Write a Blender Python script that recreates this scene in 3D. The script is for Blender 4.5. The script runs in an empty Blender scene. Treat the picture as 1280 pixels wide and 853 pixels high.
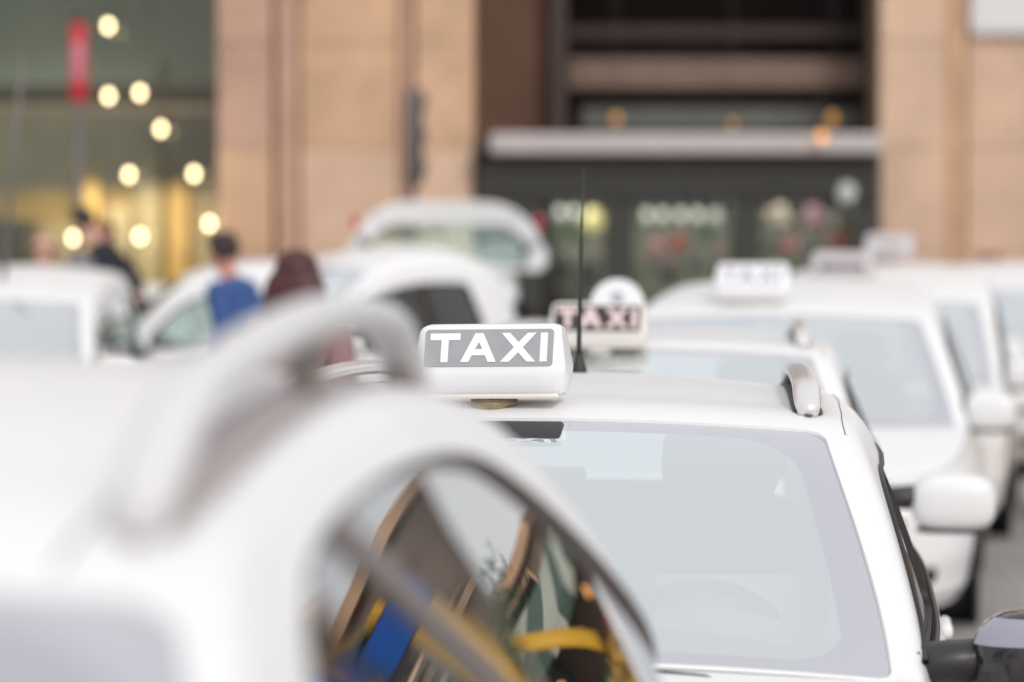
import bpy, bmesh, math, random
import numpy as np
from mathutils import Vector, Matrix
from mathutils.geometry import delaunay_2d_cdt, tessellate_polygon

random.seed(7)
R = math.radians
PI = math.pi
S = bpy.context.scene
COL = S.collection

# ------------------------------------------------------------------ camera, sky, sun, exposure
cam_d = bpy.data.cameras.new('camera')
cam = bpy.data.objects.new('camera', cam_d)
COL.objects.link(cam)
S.camera = cam
cam.location = (0, 0, 1.80)
cam.rotation_euler = (R(90 - 1.862), 0, 0)
cam_d.sensor_width = 36
cam_d.lens = 36 * 3400 / 1280
cam_d.clip_start = 0.05
cam_d.clip_end = 2000
cam_d.dof.use_dof = True
cam_d.dof.focus_distance = 5.75
cam_d.dof.aperture_fstop = 1.75
cam_d.dof.aperture_blades = 0
cam_d.dof.aperture_ratio = 1.12

W = bpy.data.worlds.new('World')
S.world = W
W.use_nodes = True
SUN_EL, SUN_AZ = 36, 160          # behind the camera, slightly right
nt = W.node_tree
bg = nt.nodes['Background']
sky = nt.nodes.new('ShaderNodeTexSky')
sky.sky_type = 'NISHITA'
sky.sun_disc = False
sky.sun_elevation = R(SUN_EL)
sky.sun_rotation = R(SUN_AZ)
sky.dust_density = 4
sky.air_density = 1.2
# an even cloud cover: the clear sky is mixed with the pale grey of the clouds
hs = nt.nodes.new('ShaderNodeMix')
hs.data_type = 'RGBA'
hs.inputs['Factor'].default_value = 0.86
hs.inputs['B'].default_value = (9.3, 9.35, 9.6, 1)
nt.links.new(sky.outputs[0], hs.inputs['A'])
nt.links.new(hs.outputs['Result'], bg.inputs[0])
bg.inputs[1].default_value = 0.10

sl = bpy.data.lights.new('sun', 'SUN')
so = bpy.data.objects.new('sun', sl)
COL.objects.link(so)
sl.energy = 1.5
sl.angle = R(14)
sl.color = (1.0, 0.965, 0.925)
az = R(SUN_AZ)
sdir = Vector((math.sin(az) * math.cos(R(SUN_EL)), math.cos(az) * math.cos(R(SUN_EL)), math.sin(R(SUN_EL))))
so.rotation_euler = sdir.to_track_quat('Z', 'Y').to_euler()

S.view_settings.view_transform = 'Standard'
S.view_settings.look = 'None'
S.view_settings.gamma = 1
S.view_settings.exposure = 0.0
S.render.engine = 'CYCLES'
S.cycles.use_denoising = True
S.cycles.max_bounces = 8
S.cycles.transparent_max_bounces = 16
S.cycles.sample_clamp_indirect = 8

# ------------------------------------------------------------------ materials
def mat(name, col, rough=0.5, metal=0.0, coat=0.0, noise=0.0, scale=6.0, emit=None, es=0.0, spec=0.5, bump=0.0, grain=0.0):
    m = bpy.data.materials.new(name)
    m.use_nodes = True
    n = m.node_tree.nodes
    l = m.node_tree.links
    p = n['Principled BSDF']
    p.inputs['Base Color'].default_value = (*col, 1)
    p.inputs['Roughness'].default_value = rough
    p.inputs['Metallic'].default_value = metal
    p.inputs['Coat Weight'].default_value = coat
    p.inputs['Coat Roughness'].default_value = 0.04
    p.inputs['Specular IOR Level'].default_value = spec
    if noise > 0 or bump > 0:
        tc = n.new('ShaderNodeTexCoord')
        nz = n.new('ShaderNodeTexNoise')
        nz.inputs['Scale'].default_value = scale
        nz.inputs['Detail'].default_value = 7
        nz.inputs['Roughness'].default_value = 0.62
        l.new(tc.outputs['Object'], nz.inputs['Vector'])
        if noise > 0:
            mx = n.new('ShaderNodeMix')
            mx.data_type = 'RGBA'
            a = [max(0, c * (1 - noise)) for c in col]
            b = [min(1, c * (1 + noise)) for c in col]
            mx.inputs['A'].default_value = (*a, 1)
            mx.inputs['B'].default_value = (*b, 1)
            cr = n.new('ShaderNodeMapRange')
            cr.inputs['From Min'].default_value = 0.3
            cr.inputs['From Max'].default_value = 0.7
            l.new(nz.outputs['Fac'], cr.inputs['Value'])
            l.new(cr.outputs[0], mx.inputs['Factor'])
            l.new(mx.outputs['Result'], p.inputs['Base Color'])
        if bump > 0:
            bp = n.new('ShaderNodeBump')
            bp.inputs['Strength'].default_value = bump
            bp.inputs['Distance'].default_value = 0.02
            l.new(nz.outputs['Fac'], bp.inputs['Height'])
            l.new(bp.outputs[0], p.inputs['Normal'])
    if emit:
        p.inputs['Emission Color'].default_value = (*emit, 1)
        p.inputs['Emission Strength'].default_value = es
    return m


def glass_mat(name, tint, refl, f0, rough=0.0, rcol=(1, 1, 1), power=1.0):
    """thin pane: a coated reflection over a tinted see-through layer"""
    m = bpy.data.materials.new(name)
    m.use_nodes = True
    n = m.node_tree.nodes
    l = m.node_tree.links
    n.remove(n['Principled BSDF'])
    tr = n.new('ShaderNodeBsdfTransparent')
    tr.inputs[0].default_value = (*tint, 1)
    gl = n.new('ShaderNodeBsdfGlossy')
    gl.inputs['Color'].default_value = (*rcol, 1)
    gl.inputs['Roughness'].default_value = rough
    lw = n.new('ShaderNodeLayerWeight')
    lw.inputs[0].default_value = 0.5
    mr = n.new('ShaderNodeMapRange')
    mr.inputs['To Min'].default_value = f0
    mr.inputs['To Max'].default_value = refl
    pw = n.new('ShaderNodeMath')
    pw.operation = 'POWER'
    pw.inputs[1].default_value = power
    l.new(lw.outputs['Facing'], pw.inputs[0])
    l.new(pw.outputs[0], mr.inputs['Value'])
    mx = n.new('ShaderNodeMixShader')
    l.new(mr.outputs[0], mx.inputs[0])
    l.new(tr.outputs[0], mx.inputs[1])
    l.new(gl.outputs[0], mx.inputs[2])
    l.new(mx.outputs[0], n['Material Output'].inputs[0])
    return m


M = dict(
    paint=mat('white_paint', (0.80, 0.80, 0.803), 0.42, coat=0.12, noise=0.012, scale=2.2, spec=0.35),
    cream=mat('cream_plastic', (0.80, 0.76, 0.72), 0.4),
    plastic=mat('white_plastic', (0.83, 0.83, 0.85), 0.28, coat=0.3),
    panel_grey=mat('grey_sign_film', (0.34, 0.34, 0.36), 0.45, noise=0.05, scale=40),
    letter=mat('white_sign_film', (0.86, 0.86, 0.9), 0.4),
    pink_letter=mat('pale_pink_sign_film', (0.78, 0.62, 0.62), 0.45),
    black_film=mat('black_sign_film', (0.035, 0.02, 0.022), 0.4),
    pale_grey=mat('pale_grey_sign_film', (0.4, 0.4, 0.44), 0.4),
    brass=mat('brass', (0.36, 0.29, 0.2), 0.35, metal=0.7, noise=0.2, scale=30),
    rubber=mat('black_rubber', (0.025, 0.022, 0.022), 0.5),
    trim=mat('black_gloss_trim', (0.02, 0.018, 0.018), 0.12, coat=0.5),
    grey_trim=mat('grey_brown_trim', (0.2, 0.17, 0.16), 0.4),
    rail_soft=mat('satin_white_rail', (0.68, 0.67, 0.675), 0.6),
    gasket=mat('pale_rubber_gasket', (0.42, 0.37, 0.37), 0.7),
    pale_shell=mat('weathered_plastic', (0.56, 0.52, 0.525), 0.5),
    painted_sheen=mat('painted_mirror_sheen', (0.3, 0.3, 0.37), 0.25, coat=0.8),  # pale tone painted in for the sheen on the black wing mirrors
    dark_plastic=mat('dark_plastic', (0.03, 0.028, 0.03), 0.42),
    frit=mat('black_glass_border', (0.02, 0.02, 0.022), 0.5),
    chrome=mat('brushed_aluminium', (0.85, 0.83, 0.83), 0.14, metal=1.0),
    rail_white=mat('satin_silver_rail', (0.74, 0.72, 0.72), 0.3, metal=0.35, coat=0.3),
    seat=mat('grey_seat_cloth', (0.022, 0.022, 0.024), 0.85, noise=0.25, scale=60),
    cabin=mat('pale_cabin_trim', (0.5, 0.5, 0.5), 0.8, noise=0.08, scale=20),
    dash=mat('dark_dashboard', (0.10, 0.10, 0.10), 0.7, noise=0.1, scale=30),
    paper=mat('white_paper', (0.8, 0.8, 0.78), 0.7),
    lamp=mat('clear_lamp', (0.7, 0.7, 0.72), 0.08, coat=1.0),
    red_lamp=mat('red_lamp', (0.55, 0.02, 0.04), 0.15, coat=1.0),
    tyre=mat('tyre_rubber', (0.02, 0.02, 0.02), 0.8),
    rim=mat('alloy', (0.5, 0.5, 0.52), 0.3, metal=0.9),
    mirror=mat('mirror_glass', (0.85, 0.87, 0.9), 0.02, metal=1.0),
    skin=mat('skin', (0.62, 0.36, 0.28), 0.55, noise=0.06, scale=14),
    skin_red=mat('ruddy_skin', (0.6, 0.27, 0.21), 0.55, noise=0.06, scale=14),
    eye=mat('eye', (0.05, 0.035, 0.03), 0.2),
    hair_dark=mat('dark_hair', (0.03, 0.02, 0.016), 0.6, noise=0.4, scale=40),
    hair_maroon=mat('maroon_hair', (0.07, 0.015, 0.018), 0.55, noise=0.4, scale=40),
    hair_brown=mat('brown_hair', (0.2, 0.08, 0.035), 0.55, noise=0.4, scale=40),
    grey_cap=mat('grey_wool', (0.2, 0.18, 0.2), 0.9),
    blue_cloth=mat('blue_jacket', (0.035, 0.085, 0.25), 0.8, noise=0.25, scale=9),
    black_cloth=mat('black_jacket', (0.012, 0.015, 0.022), 0.85),
    grey_cloth=mat('grey_coat', (0.16, 0.14, 0.15), 0.9),
    pink_cloth=mat('dusky_coat', (0.3, 0.18, 0.18), 0.9),
    denim=mat('dark_trousers', (0.03, 0.035, 0.06), 0.9),
    shoe=mat('dark_shoe', (0.02, 0.02, 0.02), 0.5),
    asphalt=mat('pale_stone_setts', (0.3, 0.285, 0.27), 0.85, noise=0.2, scale=14, bump=0.3),
    paving=mat('pale_paving', (0.3, 0.285, 0.27), 0.85, noise=0.15, scale=5),
    kerb=mat('kerb_stone', (0.36, 0.35, 0.34), 0.8, noise=0.12, scale=9),
    road_paint=mat('road_paint', (0.75, 0.75, 0.73), 0.7, noise=0.1, scale=20),
    stone=mat('tan_stone', (0.58, 0.375, 0.24), 0.85, noise=0.22, scale=0.8, bump=0.15),
    stone_pink=mat('pink_stone', (0.52, 0.33, 0.245), 0.85, noise=0.22, scale=0.9, bump=0.15),
    stone_pale=mat('pale_stone', (0.62, 0.43, 0.31), 0.85, noise=0.2, scale=0.7, bump=0.15),
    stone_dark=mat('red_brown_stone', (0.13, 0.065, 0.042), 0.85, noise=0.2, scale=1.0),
    joint=mat('mortar', (0.30, 0.2, 0.14), 0.95),
    iron=mat('dark_painted_steel', (0.03, 0.028, 0.025), 0.5, noise=0.15, scale=2),
    iron_green=mat('green_grey_steel', (0.035, 0.036, 0.03), 0.5, noise=0.1, scale=2),
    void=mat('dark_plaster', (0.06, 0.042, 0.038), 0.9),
    beam_brown=mat('brown_beam', (0.2, 0.135, 0.105), 0.7, noise=0.15, scale=2),
    beam_grey=mat('grey_green_beam', (0.12, 0.125, 0.11), 0.6, noise=0.2, scale=2),
    silver=mat('silver_canopy', (0.52, 0.48, 0.48), 0.45, metal=0.1, noise=0.05, scale=3),
    shop_green=mat('sage_wall', (0.37, 0.385, 0.31), 0.8, noise=0.15, scale=0.8),
    shop_dark=mat('shop_dark_wood', (0.05, 0.043, 0.03), 0.7),
    shop_wood=mat('golden_wood', (0.42, 0.27, 0.1), 0.6, noise=0.25, scale=1.2),
    shop_brown=mat('brown_wall', (0.28, 0.23, 0.16), 0.8, noise=0.2, scale=1.2),
    bulb=mat('lit_bulb', (1, 0.9, 0.7), 0.4, emit=(1.0, 0.78, 0.43), es=9),
    amber=mat('amber_bulb', (0.8, 0.4, 0.1), 0.4, emit=(1.0, 0.42, 0.14), es=1.3),
    amber_dim=mat('dim_amber_bulb', (0.8, 0.4, 0.1), 0.4, emit=(1.0, 0.45, 0.16), es=0.25),
    white_lamp=mat('lit_white_lamp', (0.3, 0.29, 0.27), 0.4, emit=(1.0, 0.93, 0.84), es=0.9),
    grey_lamp=mat('dim_white_lamp', (0.3, 0.3, 0.29), 0.4, emit=(0.9, 0.9, 0.86), es=0.35),
    yellow_lamp=mat('lit_yellow_lamp', (0.35, 0.3, 0.12), 0.4, emit=(0.9, 0.76, 0.32), es=0.6),
    leaf=mat('leaf', (0.05, 0.11, 0.025), 0.6, noise=0.3, scale=8),
    leaf_dark=mat('dark_leaf', (0.03, 0.06, 0.04), 0.6, noise=0.3, scale=8),
    teal=mat('teal_cloth', (0.05, 0.1, 0.095), 0.7),
    pinkf=mat('pink_petals', (0.6, 0.25, 0.28), 0.7),
    mauve=mat('mauve_petals', (0.38, 0.2, 0.3), 0.7),
    redf=mat('red_petals', (0.55, 0.1, 0.07), 0.7),
    creamf=mat('cream_petals', (0.5, 0.42, 0.36), 0.7),
    greyish=mat('grey_goods', (0.25, 0.23, 0.22), 0.7),
    red=mat('red_enamel', (0.55, 0.015, 0.03), 0.4),
    pink=mat('faded_pink_enamel', (0.6, 0.2, 0.25), 0.4),
    white_board=mat('white_board', (0.72, 0.71, 0.7), 0.5),
    grey_post=mat('grey_post', (0.18, 0.16, 0.155), 0.5, metal=0.3),
    signal=mat('dark_grey_housing', (0.10, 0.085, 0.08), 0.5),
    yellow=mat('yellow_enamel', (0.75, 0.4, 0.015), 0.4),
    blue=mat('blue_enamel', (0.0, 0.09, 0.42), 0.4),
    trunk=mat('bark', (0.08, 0.06, 0.045), 0.9, noise=0.3, scale=10),
)
M['glass'] = glass_mat('coated_windscreen', (0.95, 1.0, 0.99), 0.95, 0.72, rcol=(0.95, 0.995, 1.0))
M['rear_glass'] = glass_mat('tinted_rear_glass', (0.5, 0.5, 0.55), 0.8, 0.6, rcol=(0.95, 0.94, 1.0))
M['clear_glass'] = glass_mat('clear_rear_glass', (0.88, 0.9, 0.9), 0.8, 0.06, power=3)
M['side_glass'] = glass_mat('side_glass', (0.34, 0.37, 0.36), 1.0, 0.06, power=1.9)
M['green_glass'] = glass_mat('green_glass', (0.6, 0.8, 0.72), 0.8, 0.42, rcol=(0.84, 0.98, 0.93))
M['shop_glass'] = glass_mat('shop_glass', (0.86, 0.9, 0.87), 0.8, 0.03, power=3)

# ------------------------------------------------------------------ object helpers
def tag(o, label=None, cat=None, group=None, kind=None):
    if label: o['label'] = label
    if cat: o['category'] = cat
    if group: o['group'] = group
    if kind: o['kind'] = kind
    return o

def thing(name, label, cat, loc=(0, 0, 0), rz=0.0, group=None):
    o = bpy.data.objects.new(name, None)
    COL.objects.link(o)
    o.location = loc
    o.rotation_euler = (0, 0, rz)
    o.empty_display_size = 0.2
    return tag(o, label, cat, group)

def mesh_obj(name, me, m, parent=None):
    o = bpy.data.objects.new(name, me)
    if m is not None and not me.materials:
        me.materials.append(m)
    COL.objects.link(o)
    if parent: o.parent = parent
    return o

def from_bm(name, bm, m, parent=None, smooth=True, flat_angle=None):
    bmesh.ops.recalc_face_normals(bm, faces=bm.faces)
    me = bpy.data.meshes.new(name)
    bm.to_mesh(me)
    bm.free()
    if smooth:
        me.shade_smooth()
        if flat_angle:
            me.set_sharp_from_angle(angle=R(flat_angle))
    return mesh_obj(name, me, m, parent)

def from_data(name, V, F, m, parent=None, N=None, smooth=True):
    me = bpy.data.meshes.new(name)
    me.from_pydata([tuple(v) for v in V], [], [tuple(f) for f in F])
    if smooth: me.shade_smooth()
    if N is not None: me.normals_split_custom_set_from_vertices([tuple(n) for n in N])
    return mesh_obj(name, me, m, parent)

def copy_tree(o, parent=None):
    c = o.copy()
    COL.objects.link(c)
    if parent: c.parent = parent
    for ch in [k for k in list(S.objects) if k.parent == o]:
        copy_tree(ch, c)
    return c

def box(bm, c, s, rot=None, bev=0.0, seg=2):
    r = bmesh.ops.create_cube(bm, size=1)
    vs = r['verts']
    for v in vs:
        v.co = Vector((v.co.x * s[0], v.co.y * s[1], v.co.z * s[2]))
    if bev > 0:
        es = list({e for v in vs for e in v.link_edges})
        rr = bmesh.ops.bevel(bm, geom=es, offset=min(bev, min(s) * 0.49), segments=seg, profile=0.5, affect='EDGES')
        vs = list({v for f in rr['faces'] for v in f.verts} | {v for v in vs if v.is_valid})
    for v in vs:
        p = v.co.copy()
        if rot is not None: p = rot @ p
        v.co = p + Vector(c)
    return vs

def tube(bm, pts, rad, n=8, cap=True):
    pts = [Vector(p) for p in pts]
    rings = []
    up = Vector((0, 0, 1))
    for i, p in enumerate(pts):
        t = (pts[min(i + 1, len(pts) - 1)] - pts[max(i - 1, 0)]).normalized()
        ref = up if abs(t.dot(up)) < 0.95 else Vector((1, 0, 0))
        a = t.cross(ref).normalized()
        b = a.cross(t).normalized()
        r = rad[i] if isinstance(rad, list) else rad
        ra, rb = r if isinstance(r, tuple) else (r, r)
        rings.append([bm.verts.new(p + a * (ra * math.cos(2 * PI * k / n)) + b * (rb * math.sin(2 * PI * k / n))) for k in range(n)])
    for i in range(len(rings) - 1):
        for k in range(n):
            bm.faces.new((rings[i][k], rings[i][(k + 1) % n], rings[i + 1][(k + 1) % n], rings[i + 1][k]))
    if cap:
        bm.faces.new(rings[0][::-1])
        bm.faces.new(rings[-1])

def lathe(bm, prof, n=20, mtx=None):
    """prof: (radius, z) pairs round the z axis"""
    mtx = mtx or Matrix()
    rings = []
    for r, z in prof:
        rings.append([bm.verts.new(mtx @ Vector((r * math.cos(2 * PI * k / n), r * math.sin(2 * PI * k / n), z))) for k in range(n)])
    for i in range(len(rings) - 1):
        for k in range(n):
            bm.faces.new((rings[i][k], rings[i][(k + 1) % n], rings[i + 1][(k + 1) % n], rings[i + 1][k]))
    bm.faces.new(rings[0][::-1])
    bm.faces.new(rings[-1])

def superell(bm, c, s, e=2.6, nu=20, nv=12, mtx=None):
    """closed squarish egg: exponent e, half sizes s"""
    def sp(v, p): return math.copysign(abs(v) ** p, v)
    p = 2 / e
    rows = []
    for j in range(1, nv):
        ph = -PI / 2 + PI * j / nv
        row = []
        for i in range(nu):
            th = 2 * PI * i / nu
            q = Vector((s[0] * sp(math.cos(ph), p) * sp(math.cos(th), p), s[1] * sp(math.cos(ph), p) * sp(math.sin(th), p), s[2] * sp(math.sin(ph), p)))
            q = (mtx @ q if mtx else q) + Vector(c)
            row.append(bm.verts.new(q))
        rows.append(row)
    for j in range(len(rows) - 1):
        for i in range(nu):
            bm.faces.new((rows[j][i], rows[j][(i + 1) % nu], rows[j + 1][(i + 1) % nu], rows[j + 1][i]))
    for row, sg in ((rows[0], -1), (rows[-1], 1)):
        q = Vector((0, 0, sg * s[2]))
        q = (mtx @ q if mtx else q) + Vector(c)
        v = bm.verts.new(q)
        for i in range(nu):
            bm.faces.new((row[i], row[(i + 1) % nu], v))

def prism(bm, poly, holes, origin, ex, ey, ez, th):
    """extrude a 2-D outline (with holes) lying in the ex/ey plane by th along ez"""
    loops = [poly] + holes
    flat = [p for lp in loops for p in lp]
    tris = tessellate_polygon([[Vector((p[0], p[1], 0)) for p in lp] for lp in loops])
    lo = [bm.verts.new(origin + ex * p[0] + ey * p[1]) for p in flat]
    hi = [bm.verts.new(origin + ex * p[0] + ey * p[1] + ez * th) for p in flat]
    for t in tris:
        bm.faces.new([hi[i] for i in t])
        bm.faces.new([lo[i] for i in reversed(t)])
    k = 0
    for lp in loops:
        n = len(lp)
        for i in range(n):
            a, b = k + i, k + (i + 1) % n
            bm.faces.new((lo[a], lo[b], hi[b], hi[a]))
        k += n

def interp(tab, x):
    if x <= tab[0][0]: return tab[0][1]
    for (a, va), (b, vb) in zip(tab, tab[1:]):
        if x <= b:
            t = (x - a) / (b - a)
            t = t * t * (3 - 2 * t)
            return va + (vb - va) * t
    return tab[-1][1]

def lin(tab, x):
    return float(np.interp(x, [t[0] for t in tab], [t[1] for t in tab]))

def chaikin(poly, n=3, closed=True):
    for _ in range(n):
        out = []
        L = len(poly)
        for i in range(L if closed else L - 1):
            a, b = poly[i], poly[(i + 1) % L]
            out.append((a[0] * .75 + b[0] * .25, a[1] * .75 + b[1] * .25))
            out.append((a[0] * .25 + b[0] * .75, a[1] * .25 + b[1] * .75))
        poly = out
    return poly

def resample(poly, step):
    out = []
    L = len(poly)
    for i in range(L):
        a, b = poly[i], poly[(i + 1) % L]
        d = math.hypot(b[0] - a[0], b[1] - a[1])
        k = max(1, int(round(d / step)))
        for j in range(k):
            out.append((a[0] + (b[0] - a[0]) * j / k, a[1] + (b[1] - a[1]) * j / k))
    res = [out[0]]
    for p in out[1:]:
        if math.hypot(p[0] - res[-1][0], p[1] - res[-1][1]) > step * 0.35: res.append(p)
    return res

def rrect(x0, x1, y0, y1, r, n=6):
    """rounded rectangle; r is one radius or four (x1y1, x0y1, x0y0, x1y0)"""
    rs = r if isinstance(r, (list, tuple)) else [r] * 4
    cs = [(x1, y1, 0, -1, -1), (x0, y1, 90, 1, -1), (x0, y0, 180, 1, 1), (x1, y0, 270, -1, 1)]
    out = []
    for (cx, cy, a0, sx, sy), rr in zip(cs, rs):
        rr = max(rr, 1e-4)
        for k in range(n + 1):
            a = R(a0 + 90 * k / n)
            out.append((cx + sx * rr + rr * math.cos(a), cy + sy * rr + rr * math.sin(a)))
    return out

def inside(poly, P):
    """vectorised point-in-polygon"""
    x, y = P[:, 0], P[:, 1]
    c = np.zeros(len(P), bool)
    n = len(poly)
    for i in range(n):
        x1, y1 = poly[i]
        x2, y2 = poly[(i + 1) % n]
        if y1 == y2: continue
        t = (y1 > y) != (y2 > y)
        c ^= t & (x < (x2 - x1) * (y - y1) / (y2 - y1) + x1)
    return c

def cdt_regions(domain, loops, step, evalf):
    """triangulate a 2-D domain with the loops as edges; returns {region index (-1 = rest): (V, N, F)} mapped through evalf(a, b) -> (P, N)"""
    pts, edges = [], []
    for lp in [domain] + loops:
        k = len(pts)
        pts += lp
        edges += [(k + i, k + (i + 1) % len(lp)) for i in range(len(lp))]
    A = np.array(pts)
    gx = np.arange(A[:, 0].min() + step * .5, A[:, 0].max(), step)
    gy = np.arange(A[:, 1].min() + step * .5, A[:, 1].max(), step)
    G = np.array([(x, y) for x in gx for y in gy])
    G = G[inside(domain, G)]
    if len(G):
        d = np.sqrt(((G[:, None, :] - A[None, :, :]) ** 2).sum(-1)).min(1)
        G = G[d > step * .4]
    allp = [Vector(p) for p in pts] + [Vector((float(p[0]), float(p[1]))) for p in G]
    v, e, f, *_ = delaunay_2d_cdt(allp, edges, [], 0, 1e-6)
    VV = np.array([(p.x, p.y) for p in v])
    FF = np.array([list(t) for t in f])
    C = VV[FF].mean(1)
    keep = inside(domain, C)
    reg = np.full(len(FF), -1)
    for i in range(len(loops) - 1, -1, -1):
        reg[inside(loops[i], C)] = i
    ev = {}
    out = {}
    for r in sorted(set(reg[keep])):
        idx, V3, N3, F3 = {}, [], [], []
        for t in FF[keep & (reg == r)]:
            q = []
            for i in t:
                if i not in idx:
                    if i not in ev: ev[i] = evalf(VV[i][0], VV[i][1])
                    idx[i] = len(V3)
                    V3.append(ev[i][0])
                    N3.append(ev[i][1])
                q.append(idx[i])
            a, b, c = (V3[k] for k in q)
            if (b - a).cross(c - a).dot(N3[q[0]]) < 0: q = [q[0], q[2], q[1]]
            F3.append(q)
        out[int(r)] = (V3, N3, F3)
    return out

# ------------------------------------------------------------------ cars
def catmull(P, s):
    n = len(P)
    i = min(max(int(math.floor(s)), 0), n - 2)
    t = s - i
    p1, p2 = P[i], P[i + 1]
    p0 = P[i - 1] if i > 0 else (2 * p1[0] - p2[0], 2 * p1[1] - p2[1])
    p3 = P[i + 2] if i + 2 < n else (2 * p2[0] - p1[0], 2 * p2[1] - p1[1])
    return tuple(0.5 * (2 * b + (c - a) * t + (2 * a - 5 * b + 4 * c - d) * t * t + (3 * b - a - 3 * c + d) * t ** 3) for a, b, c, d in zip(p0, p1, p2, p3))

SEG_GLASS = {}

class Car:
    """A hatchback shell in its own axes: +x forward, +y its left, z up, origin on the ground under its middle."""
    def __init__(c, sp):
        c.sp = sp
        c.P = sp['profile']
        c.xf, c.xr = sp['xf'], sp['xr']
        c.xm = (c.xf + c.xr) / 2
        c.Lh = (c.xf - c.xr) / 2
        c.Wd = sp['W']
        c.n = sp.get('n', 5)
        c.zb = sp['belt']
        c.ibw = sp.get('belt_in', 0.05)

    def yb(c, x, o=None):
        o = -c.ibw if o is None else o
        t = min(1, abs(x - c.xm) / (c.Lh + o))
        return (c.Wd + o) * max(0, 1 - t ** c.n) ** (1 / c.n) * c.tap(x)

    def tap(c, x):
        return 1 - c.sp.get('taper', 0) * max(0, x + .2) ** 2

    def yside(c, x, z):
        zb = lin(c.zb, x)
        q = (z - zb) / (c.sp['zroof'] - zb)
        b = c.yb(x)
        lean = (c.Wd - c.ibw) - lin(c.sp['yroof'], x)
        return b - lean * (0.72 * q + 0.28 * q * abs(q)) if q > 0 else b

    def st(c, s):
        x, z = catmull(c.P, s)
        bow = interp(c.sp['bow'], s)
        cr = interp(c.sp['crown'], s)
        xe = x - bow
        kz = max(z - cr, lin(c.zb, xe))
        ky = c.yside(xe, kz)
        r = min(interp(c.sp['rad'], s), ky * 0.5)
        sz = max(kz - r, lin(c.zb, xe))
        return dict(x=x, z=z, bow=bow, cr=cr, xe=xe, kz=kz, ky=ky, r=r, sz=sz, sy=c.yside(xe, sz))

    def top(c, s, u):
        q = c.st(s)
        w = q['ky'] - q['r']
        f = w / q['ky'] if q['ky'] else 1
        return Vector((q['x'] - q['bow'] * u * u, u * w, q['z'] - (q['z'] - q['kz']) * u * u * f * f))

    def corner(c, s, v):
        q = c.st(s)
        T = c.top(s, 1)
        K = Vector((q['xe'], q['ky'], q['kz']))
        E = Vector((q['xe'], q['sy'], q['sz']))
        return T * (1 - v) ** 2 + K * (2 * v * (1 - v)) + E * v * v

    def low(c, th, q):
        """lower body: th round the plan (0 = front middle, positive to the left), q from sill to belt"""
        o = interp([(0, -.07), (.12, -.015), (.42, .015), (.7, .012), (.9, -.02), (1, -c.ibw)], q)
        p = 2 / c.n
        cc, ss = math.cos(th), math.sin(th)
        x = c.xm + (c.Lh + o) * math.copysign(abs(cc) ** p, cc)
        y = (c.Wd + o) * math.copysign(abs(ss) ** p, ss) * c.tap(x)
        z0 = c.sp.get('sill', 0.2)
        return Vector((x, y, z0 + (lin(c.zb, x) - z0) * q))

    def th_at(c, x, side=1):
        t = max(-1, min(1, (x - c.xm) / c.Lh))
        a = math.acos(math.copysign(abs(t) ** (c.n / 2), t))
        return a * side

    def roof_z(c, x, y=0.0):
        """surface height of the roof at local x, y"""
        lo, hi = 0, len(c.P) - 1
        ss = np.linspace(lo, hi, 400)
        best = min(ss, key=lambda s: abs(c.top(s, min(1, abs(y) / max(.05, (c.st(s)['ky'] - c.st(s)['r'])))).x - x))
        q = c.st(best)
        return c.top(best, max(-1, min(1, y / (q['ky'] - q['r'])))).z

def fd(f, a, b, ref, ea=1e-3, eb=1e-3):
    p = f(a, b)
    da = f(a + ea, b) - f(a - ea, b)
    db = f(a, b + eb) - f(a, b - eb)
    n = da.cross(db)
    n = n.normalized() if n.length > 1e-12 else Vector((0, 0, 1))
    if n.dot(ref(p)) < 0: n = -n
    return p, n

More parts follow.
